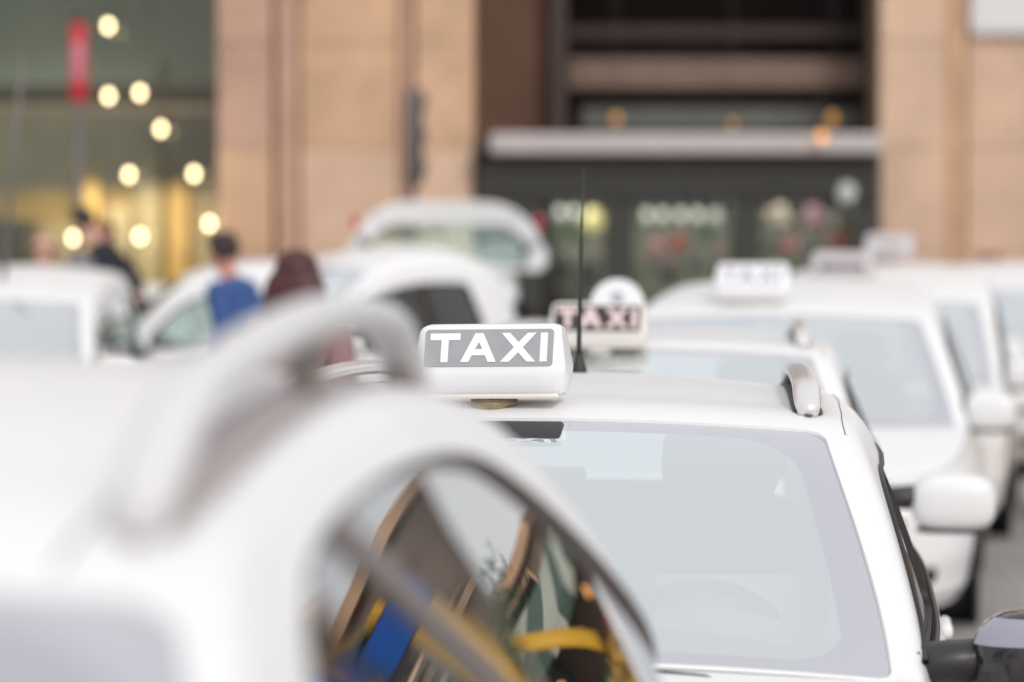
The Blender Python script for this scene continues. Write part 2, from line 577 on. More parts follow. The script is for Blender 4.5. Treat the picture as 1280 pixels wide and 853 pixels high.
def build_car(sp, name, label, group=None, cat='taxi'):
    c = Car(sp)
    root = thing(name, label, cat, group=group)
    root_car[root.name] = c
    ns = len(c.P) - 1
    s_ws, s_rw = sp['s_ws'], sp['s_rw']
    fine = sp.get('step', 0.07)
    refup = lambda p: Vector((0.15 * (p.x - c.xm), p.y * 1.2, 1.0))
    refout = lambda p: Vector((0, p.y, 0.05))
    body_parts = []

    # --- arclength along the middle of the roof profile
    SS = np.linspace(0, ns, 241)
    PP = np.array([catmull(c.P, s) for s in SS])
    AL = np.concatenate([[0], np.cumsum(np.hypot(*np.diff(PP, axis=0).T))])
    s_of = lambda a: float(np.interp(a, AL, SS))
    a_of = lambda s: float(np.interp(s, SS, AL))
    wr = 0.62
    def etop(a, b):
        return fd(lambda x, y: c.top(s_of(min(max(x, 0), AL[-1])), min(max(y / wr, -1.05), 1.05)), a, b, refup)
    amax = float(AL[-1])
    nA = max(20, int(amax / (fine * 0.9)))
    dom = [(amax * i / nA, -wr) for i in range(nA)] + [(amax, -wr + 2 * wr * i / 16) for i in range(16)] + [(amax * (1 - i / nA), wr) for i in range(nA)] + [(0, wr - 2 * wr * i / 16) for i in range(16)]
    aw, ar = a_of(s_ws), a_of(s_rw)
    e = sp.get('ws_edge', 0.012)
    fr = sp.get('frit', 0.07)
    rnd = resample
    ws_out = rnd(rrect(0.012, aw, -wr + e, wr - e, [.05, .02, .02, .05]), .035)
    ws_in = rnd(rrect(0.05, aw - fr * .75, -wr + e + fr, wr - e - fr, [.13, .09, .09, .13]), .025)
    rw_out = rnd(rrect(ar, amax - 0.03, -wr + .06, wr - .06, [.06, .13, .13, .06]), .035)
    rw_in = rnd(rrect(ar + .05, amax - .07, -wr + .11, wr - .11, [.06, .12, .12, .06]), .03)
    reg = cdt_regions(dom, [ws_in, ws_out, rw_in, rw_out], fine, etop)
    V, N, F = reg[-1]
    roof = from_data('roof', V, F, M['paint'], root, N)
    V, N, F = reg[0]
    g = sp.get('glass', 'glass')
    from_data('windscreen', [v - n * .004 for v, n in zip(V, N)], F, M[g], root, N)
    V, N, F = reg[1]
    fr_o = from_data('windscreen_border', [v - n * .004 for v, n in zip(V, N)], F, M['frit_gl'], root, N)
    if not sp.get('open_gate'):
        V, N, F = reg[2]
        from_data('rear_window', [v - n * .004 for v, n in zip(V, N)], F, M[sp.get('rear_glass', g)], root, N)
        V, N, F = reg[3]
        from_data('rear_window_border', [v - n * .004 for v, n in zip(V, N)], F, M['frit_gl'], root, N)
    # rubber strips sealing the panes
    def seal(loop, ev, nm, m, dep=.014, wid=.004):
        V, F = [], []
        n = len(loop)
        for (a, b) in loop:
            p, nn = ev(a, b)
            V += [p + nn * .0015, p - nn * dep]
        for i in range(n):
            j = (i + 1) % n
            F.append((2 * i, 2 * j, 2 * j + 1, 2 * i + 1))
        return from_data(nm, V, F, m, root)
    seal(ws_out, etop, 'windscreen_seal', M['paint'])
    seal(rw_out, etop, 'rear_window_seal', M['paint'])

    # --- corners of the roof (pillars and cantrails) and the sides, both sides alike
    Xe = np.array([c.st(s)['xe'] for s in SS])
    Sz = np.array([c.st(s)['sz'] for s in SS])
    o_ = np.argsort(Xe)
    ztop = lambda x: float(np.interp(x, Xe[o_], Sz[o_]))
    xa, xb = float(Xe.max()), float(Xe.min())
    pil_V, pil_N, pil_F = [], [], []
    def add(Vn, Nn, Fn, flip):
        k = len(pil_V)
        for v, n in zip(Vn, Nn):
            pil_V.append(Vector((v.x, v.y * flip, v.z)))
            pil_N.append(Vector((n.x, n.y * flip, n.z)))
        for f in Fn:
            f = [k + i for i in f]
            pil_F.append(f if flip > 0 else f[::-1])
    cs = np.linspace(0, ns, nA + 1)
    CV, CN, CF = [], [], []
    nv = 6
    for s in cs:
        for j in range(nv + 1):
            p, n = fd(lambda a, b: c.corner(min(max(a, 0), ns), b), s, j / nv, refout)
            if j == 0:
                n = (n + etop(a_of(s), wr)[1]).normalized()
            CV.append(p); CN.append(n)
    for i in range(nA):
        for j in range(nv):
            a = i * (nv + 1) + j
            q = [a, a + 1, a + nv + 2, a + nv + 1]
            if (CV[q[1]] - CV[q[0]]).cross(CV[q[3]] - CV[q[0]]).dot(CN[a]) < 0: q = q[::-1]
            CF.append(q)
    # side patch in (x, z)
    xs = np.linspace(xb, xa, max(24, int((xa - xb) / .06)))
    dside = [(float(x), lin(c.zb, x) - 0.0) for x in xs] + [(float(x), max(ztop(x), lin(c.zb, x) + .002)) for x in xs[::-1]]
    es = lambda x, z: fd(lambda a, b: Vector((a, c.yside(a, b), b)), x, z, refout)
    d0, d1 = sp['dlo']               # window band: front and rear ends at the belt
    mt = sp.get('dlo_top', .045)
    bz = sp.get('dlo_bot', .015)
    lo_pts, up_pts = [], []
    xr_top = sp.get('dlo_rear_top', d1 + .12)
    for x in np.linspace(d0, xr_top, 26):
        z = ztop(x) - mt
        b = lin(c.zb, x) + bz
        if z > b + .01: up_pts.append((float(x), z))
    poly = [(d0, lin(c.zb, d0) + bz)] + up_pts + [(d1, lin(c.zb, d1) + bz)]
    if 'dlo_poly' in sp: poly = sp['dlo_poly']
    poly = chaikin(poly, 2)
    band = resample(poly, .03)
    cuts = sp['cuts']                # pillar positions (x at belt, lean)
    inner = []
    def shrink(pl, d):
        cx = sum(p[0] for p in pl) / len(pl); cz = sum(p[1] for p in pl) / len(pl)
        out = []
        n = len(pl)
        ar2 = sum(pl[i][0] * pl[(i + 1) % n][1] - pl[(i + 1) % n][0] * pl[i][1] for i in range(n))
        sg = 1 if ar2 > 0 else -1
        for i in range(n):
            a, b = pl[i - 1], pl[(i + 1) % n]
            tx, tz = b[0] - a[0], b[1] - a[1]
            L = math.hypot(tx, tz) or 1
            out.append((pl[i][0] - sg * tz / L * d, pl[i][1] + sg * tx / L * d))
        return out
    ib = shrink(poly, sp.get('trim_w', .02))
    def clip(pl, f):
        out = []
        n = len(pl)
        for i in range(n):
            a, b = pl[i], pl[(i + 1) % n]
            fa, fb = f(a), f(b)
            if fa >= 0: out.append(a)
            if (fa >= 0) != (fb >= 0):
                t = fa / (fa - fb)
                out.append((a[0] + (b[0] - a[0]) * t, a[1] + (b[1] - a[1]) * t))
        return out
    edges_ = [(9, 0)] + cuts + [(-9, 0)]
    zref = lin(c.zb, 0)
    pw = sp.get('pillar_w', .045)
    for (xA, lA), (xB, lB) in zip(edges_, edges_[1:]):
        pl = clip(ib, lambda p: (xA + lA * (p[1] - zref) - pw) - p[0])
        pl = clip(pl, lambda p: p[0] - (xB + lB * (p[1] - zref) + pw))
        if len(pl) > 3: inner.append(resample(pl, .03))
    sreg = cdt_regions(dside, inner + [band], fine, es)
    for flip in (1, -1):
        add(CV, CN, CF, flip)
        if -1 in sreg: add(*sreg[-1], flip)
        fl = lambda Vn, off=0, Nn=None: [Vector((v.x, (v.y - off) * flip, v.z)) for v in Vn]
        ff = lambda Fn: Fn if flip > 0 else [f[::-1] for f in Fn]
        for i in range(len(inner)):
            if i in sreg:
                Vn, Nn, Fn = sreg[i]
                from_data('side_window', fl(Vn, .012), ff(Fn), M[sp.get('side_glass', 'side_glass')], root, fl(Nn))
        if len(inner) in sreg:
            Vn, Nn, Fn = sreg[len(inner)]
            from_data('window_frame', fl(Vn, .004), ff(Fn), M[sp.get('frame_mat', 'trim')], root, fl(Nn))
        # seals: an upstanding lip round the band and recesses round each pane
        for lp, d1_, d2_, prt in [(band, .006 if sp.get('frame_bead') else .003, -.012, 'window_seal')] + [(q, -.002, -.014, 'pane_seal') for q in inner]:
            V, F = [], []
            for (a, b) in lp:
                p, n = es(a, b)
                for d in (d1_, d2_):
                    t = p + n * d
                    V.append(Vector((t.x, t.y * flip, t.z)))
            n_ = len(lp)
            for i in range(n_):
                j = (i + 1) % n_
                F.append((2 * i, 2 * j, 2 * j + 1, 2 * i + 1))
            from_data(prt, V, F, M[sp.get('seal_mat', 'rubber')], root)
        if sp.get('frame_bead'):
            bm = bmesh.new()
            pts = []
            for (a, b) in band:
                p, n = es(a, b)
                t = p + n * .004
                pts.append((t.x, t.y * flip, t.z))
            tube(bm, pts + [pts[0]], .006, 6, cap=False)
            from_bm('window_bead', bm, M['rubber'], root)

    if sp.get('roof_seam'):
        for sg in (1, -1):
            bm = bmesh.new()
            tube(bm, [Vector((p.x, p.y * sg, p.z)) for p in (c.corner(s, sp['roof_seam']) for s in np.linspace(s_ws + .02, s_rw, 50))], .0014, 6)
            from_bm('roof_seam', bm, M['grey_trim'], root)
    # --- lower body
    xs_door = sp['doors']
    seams = [(c.th_at(x + .004), c.th_at(x - .004)) for x in xs_door]
    ths = [t for t in np.linspace(0, PI, 49) if not any(a - .012 < t < b + .012 for a, b in seams)]
    ths = sorted(ths + [t for ab in seams for t in ab])
    qs = np.linspace(0, 1, 15)
    LB = {}
    def lowgrid(flip):
        for i in range(len(ths) - 1):
            tm = (ths[i] + ths[i + 1]) / 2
            xm = c.low(tm, .6).x
            seam = any(abs(ths[i] - a) < 1e-9 for a, b in seams)
            for j in range(len(qs) - 1):
                key = 'body'
                if 1 <= j and xs_door[-1] < xm < xs_door[0]:
                    k = sum(1 for x in xs_door[1:-1] if xm < x)
                    key = ('door', flip, k)
                if seam and j >= 1: key = ('door_gap', flip, i)
                V, N, F = LB.setdefault(key, ([], [], []))
                q4 = []
                for (a, b) in ((ths[i], qs[j]), (ths[i + 1], qs[j]), (ths[i + 1], qs[j + 1]), (ths[i], qs[j + 1])):
                    p, n = fd(lambda x, y: c.low(x, min(max(y, 0), 1)), a, b, lambda p: Vector((p.x - c.xm, p.y * 3, 0)))
                    if key[0] == 'door_gap': p = p - n * .008
                    V.append(Vector((p.x, p.y * flip, p.z))); N.append(Vector((n.x, n.y * flip, n.z)))
                    q4.append(len(V) - 1)
                if flip < 0: q4 = q4[::-1]
                F.append(q4)
    lowgrid(1); lowgrid(-1)
    V, N, F = LB['body']
    k = len(pil_V)
    allV, allN, allF = pil_V + V, pil_N + N, pil_F + [[k + i for i in f] for f in F]
    from_data('body', allV, allF, M['paint'], root, allN)
    for key in LB:
        if isinstance(key, tuple):
            V, N, F = LB[key]
            if key[0] == 'door_gap':
                from_data('door_gap', V, F, M['rubber'], root)
                continue
            d = from_data('door', V, F, M['paint'], root, N)
            mx = sum(v.x for v in V) / len(V)
            bm = bmesh.new()
            hz = lin(c.zb, mx) - .16
            xx = mx - .3
            yy = (c.low(c.th_at(xx), .8).y + .022) * key[1]
            box(bm, (xx, yy, hz), (.2, .03, .035), bev=.012)
            from_bm('handle', bm, M['paint'], d)
    # --- bonnet, dashboard and cabin floor
    cowl = lambda y: catmull(c.P, 0)[0] - interp(sp['bow'], 0) * min(1, abs(y) / (c.st(0)['ky'] or 1)) ** 2
    hh = sp.get('bonnet_h', .05)
    Wb = c.Wd - c.ibw
    tw = (lambda y: c.tap(c.xm + .5))
    def xend(y, sg):
        t = max(0, 1 - (abs(y) / Wb) ** c.n) ** (1 / c.n)
        return c.xm + sg * (c.Lh - c.ibw) * t
    ys = [math.sin(PI / 2 * t) * .999 * Wb for t in np.linspace(-1, 1, 33)]
    def sheet(f0, f1, zf, nm, m, nx=16):
        V, F = [], []
        for i in range(nx + 1):
            for y in ys:
                a, b = f0(y), f1(y)
                if (b - a) * (f1(0) - f0(0)) < 0: b = a
                x = a + (b - a) * i / nx
                V.append(Vector((x, y * c.tap(x), zf(x, y * c.tap(x)))))
        n = len(ys)
        for i in range(nx):
            for j in range(n - 1):
                F.append((i * n + j, i * n + j + 1, (i + 1) * n + j + 1, (i + 1) * n + j))
        return from_data(nm, V, F, m, root)
    def zh(x, y):
        q = abs(y) / max(c.yb(x), .05)
        return lin(c.zb, x) + hh * max(0, 1 - q * q)
    sheet(cowl, lambda y: xend(y, 1), zh, 'bonnet', M['paint'])
    sheet(lambda y: cowl(y) - .55, cowl, lambda x, y: zh(x, y) - .012 - .01 * (y / Wb) ** 2, 'dashboard', M['dash'], 6)
    sheet(lambda y: xend(y, -1), lambda y: cowl(y) - .552, lambda x, y: lin(c.zb, x) - .16 + (.16 if abs(y) > Wb * .9 or x < c.xr + .35 else 0), 'cabin_floor', M['cabin'], 12)
    # --- front and rear fittings lying on the skin
    def patch(nm, m, t0, tw, q0, qw, ex=4, proud=.008, skew=0.0, parent=None):
        V, F = [], []
        nr, na = 4, 28
        for i in range(nr + 1):
            rr = i / nr
            for k in range(na):
                a = 2 * PI * k / na
                u = math.copysign(abs(math.cos(a)) ** (2 / ex), math.cos(a)) * rr
                v = math.copysign(abs(math.sin(a)) ** (2 / ex), math.sin(a)) * rr
                th, q = t0 + tw * u, min(.985, q0 + qw * v + skew * u)
                p, n = fd(lambda x, y: c.low(x, y), th, q, lambda p: Vector((p.x - c.xm, p.y * 3, 0)))
                V.append(p + n * (proud * (1 - rr ** 4) + .001))
        for i in range(nr):
            for k in range(na):
                j = (k + 1) % na
                F.append((i * na + k, i * na + j, (i + 1) * na + j, (i + 1) * na + k))
        return from_data(nm, V, F, m, parent or root)
    hl = sp.get('lamp_th', .62)
    for sg in (1, -1):
        patch('headlight', M['lamp'], sg * hl, .2, .80, .1, 2.8, .014, .04)
        patch('fog_lamp_recess', M['dark_plastic'], sg * .52, .12, .26, .07, 3)
        patch('tail_light', M['red_lamp'], sg * (PI - .5), .13, .78, .17, 3, .012)
    patch('grille', M['dark_plastic'], 0, .34, .68, .05, 5)
    patch('lower_grille', M['dark_plastic'], 0, .36, .24, .08, 5)
    patch('number_plate', M['white_board'], 0, .16, .45, .055, 12, .01)
    # --- wheels
    for x in (sp['axle_f'], sp['axle_r']):
        for sg in (1, -1):
            y = c.low(c.th_at(x), .3).y
            w = bpy.data.objects.new('wheel', None)
            COL.objects.link(w)
            w.parent = root
            w.location = (x, sg * (y - .12), .31)
            w.rotation_euler = (R(90) * -sg, 0, 0)
            t1 = mesh_obj('tyre', wheel_me[0], None, w)
            r1 = mesh_obj('rim', wheel_me[1], None, w)
            a = mesh_obj('wheel_arch', wheel_me[2], None, root)
            a.location = (x, sg * (y + .006), .33)
            a.rotation_euler = (R(90) * -sg, 0, 0)
    # --- seats and steering wheel
    zb0 = lin(c.zb, 0)
    for (x, y, w) in ((sp['seat_x'], .36, .24), (sp['seat_x'], -.36, .24)):
        bm = bmesh.new()
        rot = Matrix.Rotation(R(-14), 3, 'Y')
        superell(bm, (x, y, zb0 - .1), (.085, w, .36), 3.4, 20, 12, rot)
        st = from_bm('seat', bm, M['seat'], root)
        bm = bmesh.new()
        superell(bm, (x - .12, y, zb0 + .33), (.06, .135, .1), 3.2, 18, 10, rot)
        from_bm('headrest', bm, M['seat'], st)
    bm = bmesh.new()
    superell(bm, (sp['seat_x'] - .95, 0, zb0 - .1), (.09, .6, .32), 4, 24, 12, Matrix.Rotation(R(-14), 3, 'Y'))
    st = from_bm('rear_seat', bm, M['seat'], root)
    for y in (-.36, .36):
        bm = bmesh.new()
        superell(bm, (sp['seat_x'] - 1.06, y, zb0 + .27), (.05, .13, .08), 3.2, 16, 10)
        from_bm('headrest', bm, M['seat'], st)
    bm = bmesh.new()
    cx = sp['wheel_x']
    rot = Matrix.Rotation(R(-62), 3, 'Y')
    ring = [Vector((cx, .36, zb0 - .02)) + rot @ Vector((.185 * math.cos(a), .185 * math.sin(a), 0)) for a in np.linspace(0, 2 * PI, 33)]
    tube(bm, ring, .014, 8, cap=False)
    sw = from_bm('steering_wheel', bm, M['dark_plastic'], root)
    bm = bmesh.new()
    superell(bm, (cx + .02, .36, zb0 - .02), (.07, .07, .03), 2.5, 14, 8, rot)
    for a in (0.2, PI - .2, -PI / 2):
        tube(bm, [Vector((cx + .01, .36, zb0 - .02)), Vector((cx, .36, zb0 - .02)) + rot @ Vector((.18 * math.sin(a), .18 * math.cos(a), 0))], .014, 6)
    from_bm('hub', bm, M['dark_plastic'], sw)
    # --- wing mirrors
    mx, my, mz = sp['mirror']
    for sg in (1, -1):
        hw = sp.get('mirror_size', (.075, .125, .085))
        bm = bmesh.new()
        superell(bm, (mx, sg * (my + hw[1] * 1.05), mz), hw, 3.0, 24, 14)
        for v in bm.verts:                       # flat towards the rear
            if v.co.x < mx - hw[0] * .35: v.co.x = mx - hw[0] * .35
        mir = from_bm('wing_mirror', bm, M[sp.get('mirror_mat', 'paint')], root)
        bm = bmesh.new()
        superell(bm, (mx - hw[0] * .36, sg * (my + hw[1] * 1.05), mz), (.006, hw[1] * .86, hw[2] * .84), 4, 20, 10)
        from_bm('mirror_glass', bm, M['mirror'], mir)
        bm = bmesh.new()
        tube(bm, [(mx + .0, sg * (my - .2), mz + .0), (mx, sg * (my - .03), mz + .015), (mx, sg * (my + .06), mz + .02)], [(.06, .045), (.045, .042), (.05, .045)], 12)
        from_bm('mirror_arm', bm, M['dark_plastic'], mir)
        if sp.get('mirror_mat') != 'trim':
            bm = bmesh.new()
            superell(bm, (mx, sg * (my + hw[1] * 1.05), mz - hw[2] * .93), (hw[0] * .8, hw[1] * .9, hw[2] * .12), 3.2, 24, 8)
            from_bm('mirror_foot', bm, M['dark_plastic'], mir)
        if sp.get('mirror_mat') == 'trim':
            # reflection on the gloss black shell, put in as a pale coloured band
            bm = bmesh.new()
            superell(bm, (mx, sg * (my + hw[1] * 1.05), mz), (hw[0] * 1.02, hw[1] * 1.02, hw[2] * 1.02), 3.0, 28, 20)
            kill = [v for v in bm.verts if not (mz + hw[2] * .3 < v.co.z < mz + hw[2] * .93) or v.co.x < mx + hw[0] * .1]
            bmesh.ops.delete(bm, geom=kill, context='VERTS')
            from_bm('mirror_sheen_band', bm, M['painted_sheen'], mir)
    # --- wipers and interior mirror
    z0 = zh(cowl(0), 0)
    for y0, y1 in ((.55, -.02), (-.02, -.55)):
        bm = bmesh.new()
        pts = []
        for t in np.linspace(0, 1, 10):
            y = y0 + (y1 - y0) * t
            aa = -.012 + .03 * t
            s = s_of(max(aa, 0))
            w = c.st(s)['ky'] - c.st(s)['r']
            p = c.top(s, y / w)
            pts.append(p + Vector((.022 + max(0, -aa), 0, -.016 + min(0, aa) * .6)))
        tube(bm, pts, (.005, .006), 6)
        wp = from_bm('wiper', bm, M['rubber'], root)
        bm = bmesh.new()
        tube(bm, [pts[0] + Vector((.05, .02, -.02)), (pts[0] + pts[5]) / 2 + Vector((.02, 0, .014)), pts[5] + Vector((0, 0, .012))], (.008, .006), 6)
        lathe(bm, [(.018, -.012), (.018, .006), (.008, .014)], 12, Matrix.Translation(pts[0] + Vector((.05, .02, -.02))))
        from_bm('wiper_arm', bm, M['dark_plastic'], wp)
    bm = bmesh.new()
    pz = c.top(s_of(aw - .17), 0)
    box(bm, pz + Vector((-.09, 0, -.06)), (.03, .24, .07), bev=.012)
    from_bm('interior_mirror', bm, M['dark_plastic'], root)
    # --- roof rails
    if sp.get('rail'):
        x0, x1, yr, hr, wr_ = sp['rail']
        for sg in (1, -1):
            bm = bmesh.new()
            pts, rad = [], []
            for t in np.linspace(0, 1, 37):
                x = x0 + (x1 - x0) * t
                z = c.roof_z(x, yr)
                rise = min(1, t / .16) * min(1, (1 - t) / .16)
                rise = math.sin(rise * PI / 2)
                en = min(1, (t + .008) / .05) * min(1, (1.008 - t) / .05)
                wy = yr - sp.get('rail_in', .03) * t
                pts.append((x, sg * wy, z + .008 + hr * rise))
                rad.append((wr_ * (.55 + .45 * math.sqrt(max(0, en))), sp.get('rail_t', .017)))
            tube(bm, pts, rad, 14)
            rl = from_bm('roof_rail', bm, M[sp.get('rail_mat', 'rail_white')], root)
            for t in sp.get('rail_feet', (.05, .5, .95)):
                x = x0 + (x1 - x0) * t
                z = c.roof_z(x, yr)
                zt = np.interp(t, np.linspace(0, 1, 37), [p[2] for p in pts])
                bm = bmesh.new()
                h = max(.02, zt - z)
                box(bm, (x, sg * (yr - sp.get('rail_in', .03) * t), z + h / 2 - .006), (.055, wr_ * 1.0, h + .006), bev=.012)
                from_bm('rail_foot', bm, M[sp.get('foot_mat', 'dark_plastic')], rl)
            # rubber channel on the roof beneath the rail
            V, F = [], []
            for t in np.linspace(-.006, 1.006, 30):
                x = x0 + (x1 - x0) * t
                en = math.sqrt(max(0, 1 - (max(0, abs(t - .5) * 2 - .93) / .083) ** 2))
                for dy in (-wr_ * 1.1 * en, wr_ * 1.1 * en):
                    y = sg * (yr - sp.get('rail_in', .03) * t + dy)
                    V.append(Vector((x, y, c.roof_z(x, y) + .004)))
            for i in range(29): F.append((2 * i, 2 * i + 1, 2 * i + 3, 2 * i + 2))
            from_data('roof_channel', V, F, M[sp.get('channel', 'dark_plastic')], rl)
    return root

root_car = {}
M['frit_gl'] = mat('glazed_black_border', (0.02, 0.02, 0.022), 0.5)
def _frit():
    m = M['frit_gl']
    n, l = m.node_tree.nodes, m.node_tree.links
    p = n['Principled BSDF']
    gl = n.new('ShaderNodeBsdfGlossy')
    gl.inputs['Roughness'].default_value = 0.0
    gl.inputs['Color'].default_value = (0.97, 0.96, 1.0, 1)
    lw = n.new('ShaderNodeLayerWeight')
    lw.inputs[0].default_value = 0.5
    mr = n.new('ShaderNodeMapRange')
    mr.inputs['To Min'].default_value = .64
    mr.inputs['To Max'].default_value = .9
    l.new(lw.outputs['Facing'], mr.inputs['Value'])
    mx = n.new('ShaderNodeMixShader')
    l.new(mr.outputs[0], mx.inputs[0])
    l.new(p.outputs[0], mx.inputs[1])
    l.new(gl.outputs[0], mx.inputs[2])
    l.new(mx.outputs[0], n['Material Output'].inputs[0])
_frit()

def wheel_meshes():
    bm = bmesh.new()
    lathe(bm, [(.2, -.1), (.27, -.105), (.305, -.08), (.31, 0), (.305, .08), (.27, .105), (.2, .1)], 28)
    t = bpy.data.meshes.new('tyre'); bm.to_mesh(t); bm.free(); t.shade_smooth(); t.materials.append(M['tyre'])
    bm = bmesh.new()
    lathe(bm, [(.205, .06), (.205, .1), (.19, .1), (.185, .06)], 28)
    lathe(bm, [(.06, .05), (.06, .09), (.03, .1)], 16)
    for k in range(6):
        a = 2 * PI * k / 6
        box(bm, (.12 * math.cos(a), .12 * math.sin(a), .075), (.15, .045, .03), Matrix.Rotation(a, 3, 'Z'))
    r = bpy.data.meshes.new('rim'); bm.to_mesh(r); bm.free(); r.materials.append(M['rim'])
    bm = bmesh.new()
    lathe(bm, [(.36, -.02), (.37, .004), (.33, .006), (.32, -.01)], 28)
    a = bpy.data.meshes.new('wheel_arch'); bm.to_mesh(a); bm.free(); a.materials.append(M['dark_plastic'])
    return t, r, a
wheel_me = wheel_meshes()

MPV = dict(  # the taxi in focus and the one behind it
    xf=1.72, xr=-1.98, W=.89, n=5, belt=[(-2, 1.0), (-.8, 1.0), (.7, .99), (1.2, .965), (1.72, .78)], roof_seam=.3, bonnet_h=.08, taper=.06,
    profile=[(.98, 1.058), (.65, 1.262), (.28, 1.458), (-.1, 1.495), (-.6, 1.508), (-1.15, 1.485), (-1.58, 1.42), (-1.82, 1.2), (-1.95, 1.02)],
    s_ws=2, s_rw=6, zroof=1.45, yroof=[(-2, .6), (-.5, .665), (.3, .665), (1, .665)],
    bow=[(0, .24), (2, .09), (4, 0), (6, -.05), (8, -.1)], crown=[(0, .072), (2, .035), (4, .05), (6, .045), (8, .02)],
    rad=[(0, .045), (2, .06), (4, .08), (6, .08), (8, .06)],
    dlo=(.72, -1.72), dlo_rear_top=-1.5, cuts=[(-.28, -.05), (-1.15, -.15)], doors=(.72, -.3, -1.2), frame_bead=True,
    axle_f=1.08, axle_r=-1.28, seat_x=-.22, wheel_x=.36, rear_glass='clear_glass', mirror=(.58, .875, 1.0), mirror_mat='trim', mirror_size=(.09, .15, .12),
    rail=(.1, -1.35, .565, .042, .03), rail_in=.07, rail_t=.018, channel='dark_plastic', rail_feet=(.13, .87), step=.05)
VAN = dict(  # domed tall taxis in the queue
    sill=.15, xf=1.95, xr=-1.95, W=.91, n=6, belt=[(-2, .98), (-.8, .98), (.7, .94), (1.2, .88), (1.95, .74)],
    profile=[(1.02, .965), (.68, 1.24), (.30, 1.49), (-.1, 1.6), (-.6, 1.69), (-1.15, 1.71), (-1.68, 1.63), (-1.82, 1.3), (-1.92, 1.02)],
    s_ws=2, s_rw=6, zroof=1.6, yroof=[(-2, .72), (0, .74), (1, .72)],
    bow=[(0, .22), (2, .08), (4, 0), (6, -.04), (8, -.08)], crown=[(0, .045), (2, .035), (4, .06), (6, .05), (8, .02)],
    rad=[(0, .045), (2, .07), (4, .1), (6, .09), (8, .06)], frit=.05,
    dlo=(.78, -1.75), dlo_rear_top=-1.62, cuts=[(-.22, -.05), (-1.1, -.1)], doors=(.74, -.25, -1.2),
    axle_f=1.0, axle_r=-1.3, seat_x=-.15, wheel_x=.42, mirror=(.62, .86, 1.0), mirror_size=(.075, .13, .1), step=.08)
ESTATE = dict(  # the near car, nose towards the camera
    xf=1.95, xr=-1.63, W=.95, n=6, belt=[(-2.2, 1.06), (-.8, 1.05), (.7, 1.05), (1.35, .98), (1.95, .75)],
    profile=[(1.30, 1.04), (.92, 1.315), (.52, 1.572), (.2, 1.645), (-.3, 1.69), (-.75, 1.665), (-1.04, 1.565), (-1.44, 1.3), (-1.59, 1.08)],
    s_ws=2, s_rw=6, zroof=1.6, yroof=[(-2, .62), (-.3, .622), (.2, .585), (.6, .57)],
    bow=[(0, .24), (2, .07), (4, 0), (6, -.05), (8, -.06)], crown=[(0, .05), (2, .03), (4, .035), (6, .035), (8, .02)],
    rad=[(0, .03), (2, .03), (4, .028), (6, .04), (8, .06)], ws_edge=.006, frit=.035,
    dlo=(.8, -1.5), dlo_poly=[(.96, 1.09), (.65, 1.31), (.43, 1.455), (.25, 1.538), (.07, 1.576), (-.2, 1.598), (-.42, 1.594), (-.62, 1.57), (-.87, 1.468), (-1.44, 1.19), (-1.55, 1.09)],
    cuts=[(-.50, 1.07)], doors=(.72, -.15, -1.0), pillar_w=.034, trim_w=.006, frame_mat='grey_trim', seal_mat='grey_trim',
    axle_f=1.2, axle_r=-.98, seat_x=.05, wheel_x=.62, mirror=(.82, .86, .98), mirror_size=(.08, .13, .09),
    rail_mat='rail_soft', rail=(.38, -.86, .53, .066, .028), rail_in=.024, rail_t=.022, rail_feet=(.5, .93), foot_mat='grey_trim', channel='gasket', glass='rear_glass', rear_glass='side_glass', step=.05)
HATCH = dict(  # small rounded cars across the square
    xf=1.75, xr=-1.72, W=.82, n=4, belt=[(-2, 1.02), (-.8, 1.02), (.7, 1.0), (1.1, .93), (1.75, .7)],
    profile=[(.9, 1.04), (.62, 1.34), (.28, 1.60), (-.05, 1.70), (-.45, 1.74), (-.9, 1.71), (-1.3, 1.6), (-1.52, 1.3), (-1.66, 1.05)],
    s_ws=2, s_rw=6, zroof=1.65, yroof=[(-2, .6), (0, .68), (1, .66)],
    bow=[(0, .22), (2, .08), (4, 0), (6, -.05), (8, -.1)], crown=[(0, .045), (2, .035), (4, .06), (6, .05), (8, .02)],
    rad=[(0, .05), (2, .08), (4, .1), (6, .1), (8, .06)],
    dlo=(.62, -1.0), dlo_rear_top=-.75, dlo_top=.09, cuts=[(-.5, -.05)], doors=(.62, -.55), axle_f=1.1, axle_r=-1.1, seat_x=-.15, wheel_x=.4,
    mirror=(.5, .78, 1.08), mirror_size=(.075, .12, .08), step=.08)

def place(o, x, d, fwd):
    o.location = (x, d, 0)
    o.rotation_euler = (0, 0, math.atan2(fwd[1], fwd[0]))
    return o

def relabel(o, label):
    o['label'] = label
    return o

QUEUE = 'white taxis queueing in the rank on the right'
LEFTS = 'white cars parked across the square on the left'
main = build_car(MPV, 'taxi', 'white taxi in sharp focus with silver roof rails and thin black aerial', QUEUE)
second = build_car(dict(MPV, mirror_mat='paint', glass='glass', mirror=(.58, .94, .94), mirror_size=(.08, .145, .1)), 'taxi', 'white taxi directly behind the sharp one, carrying the cream sign with black TAXI panel', QUEUE)
third = build_car(dict(VAN, W=1.03, profile=[(1.02, .965), (.68, 1.24), (.30, 1.48), (-.1, 1.575), (-.6, 1.645), (-1.15, 1.66), (-1.68, 1.58), (-1.82, 1.3), (-1.92, 1.02)], mirror=(.62, .95, 1.0)), 'taxi', 'domed white taxi third in the queue, carrying the white sign with faint grey letters', QUEUE)
fourth = build_car(VAN, 'taxi', 'domed white taxi at the right edge, fourth in the queue, showing its side windows', QUEUE)
fifth = copy_tree(fourth)
relabel(fifth, 'last white taxi of the queue, only its sign peeping over the fourth taxi')
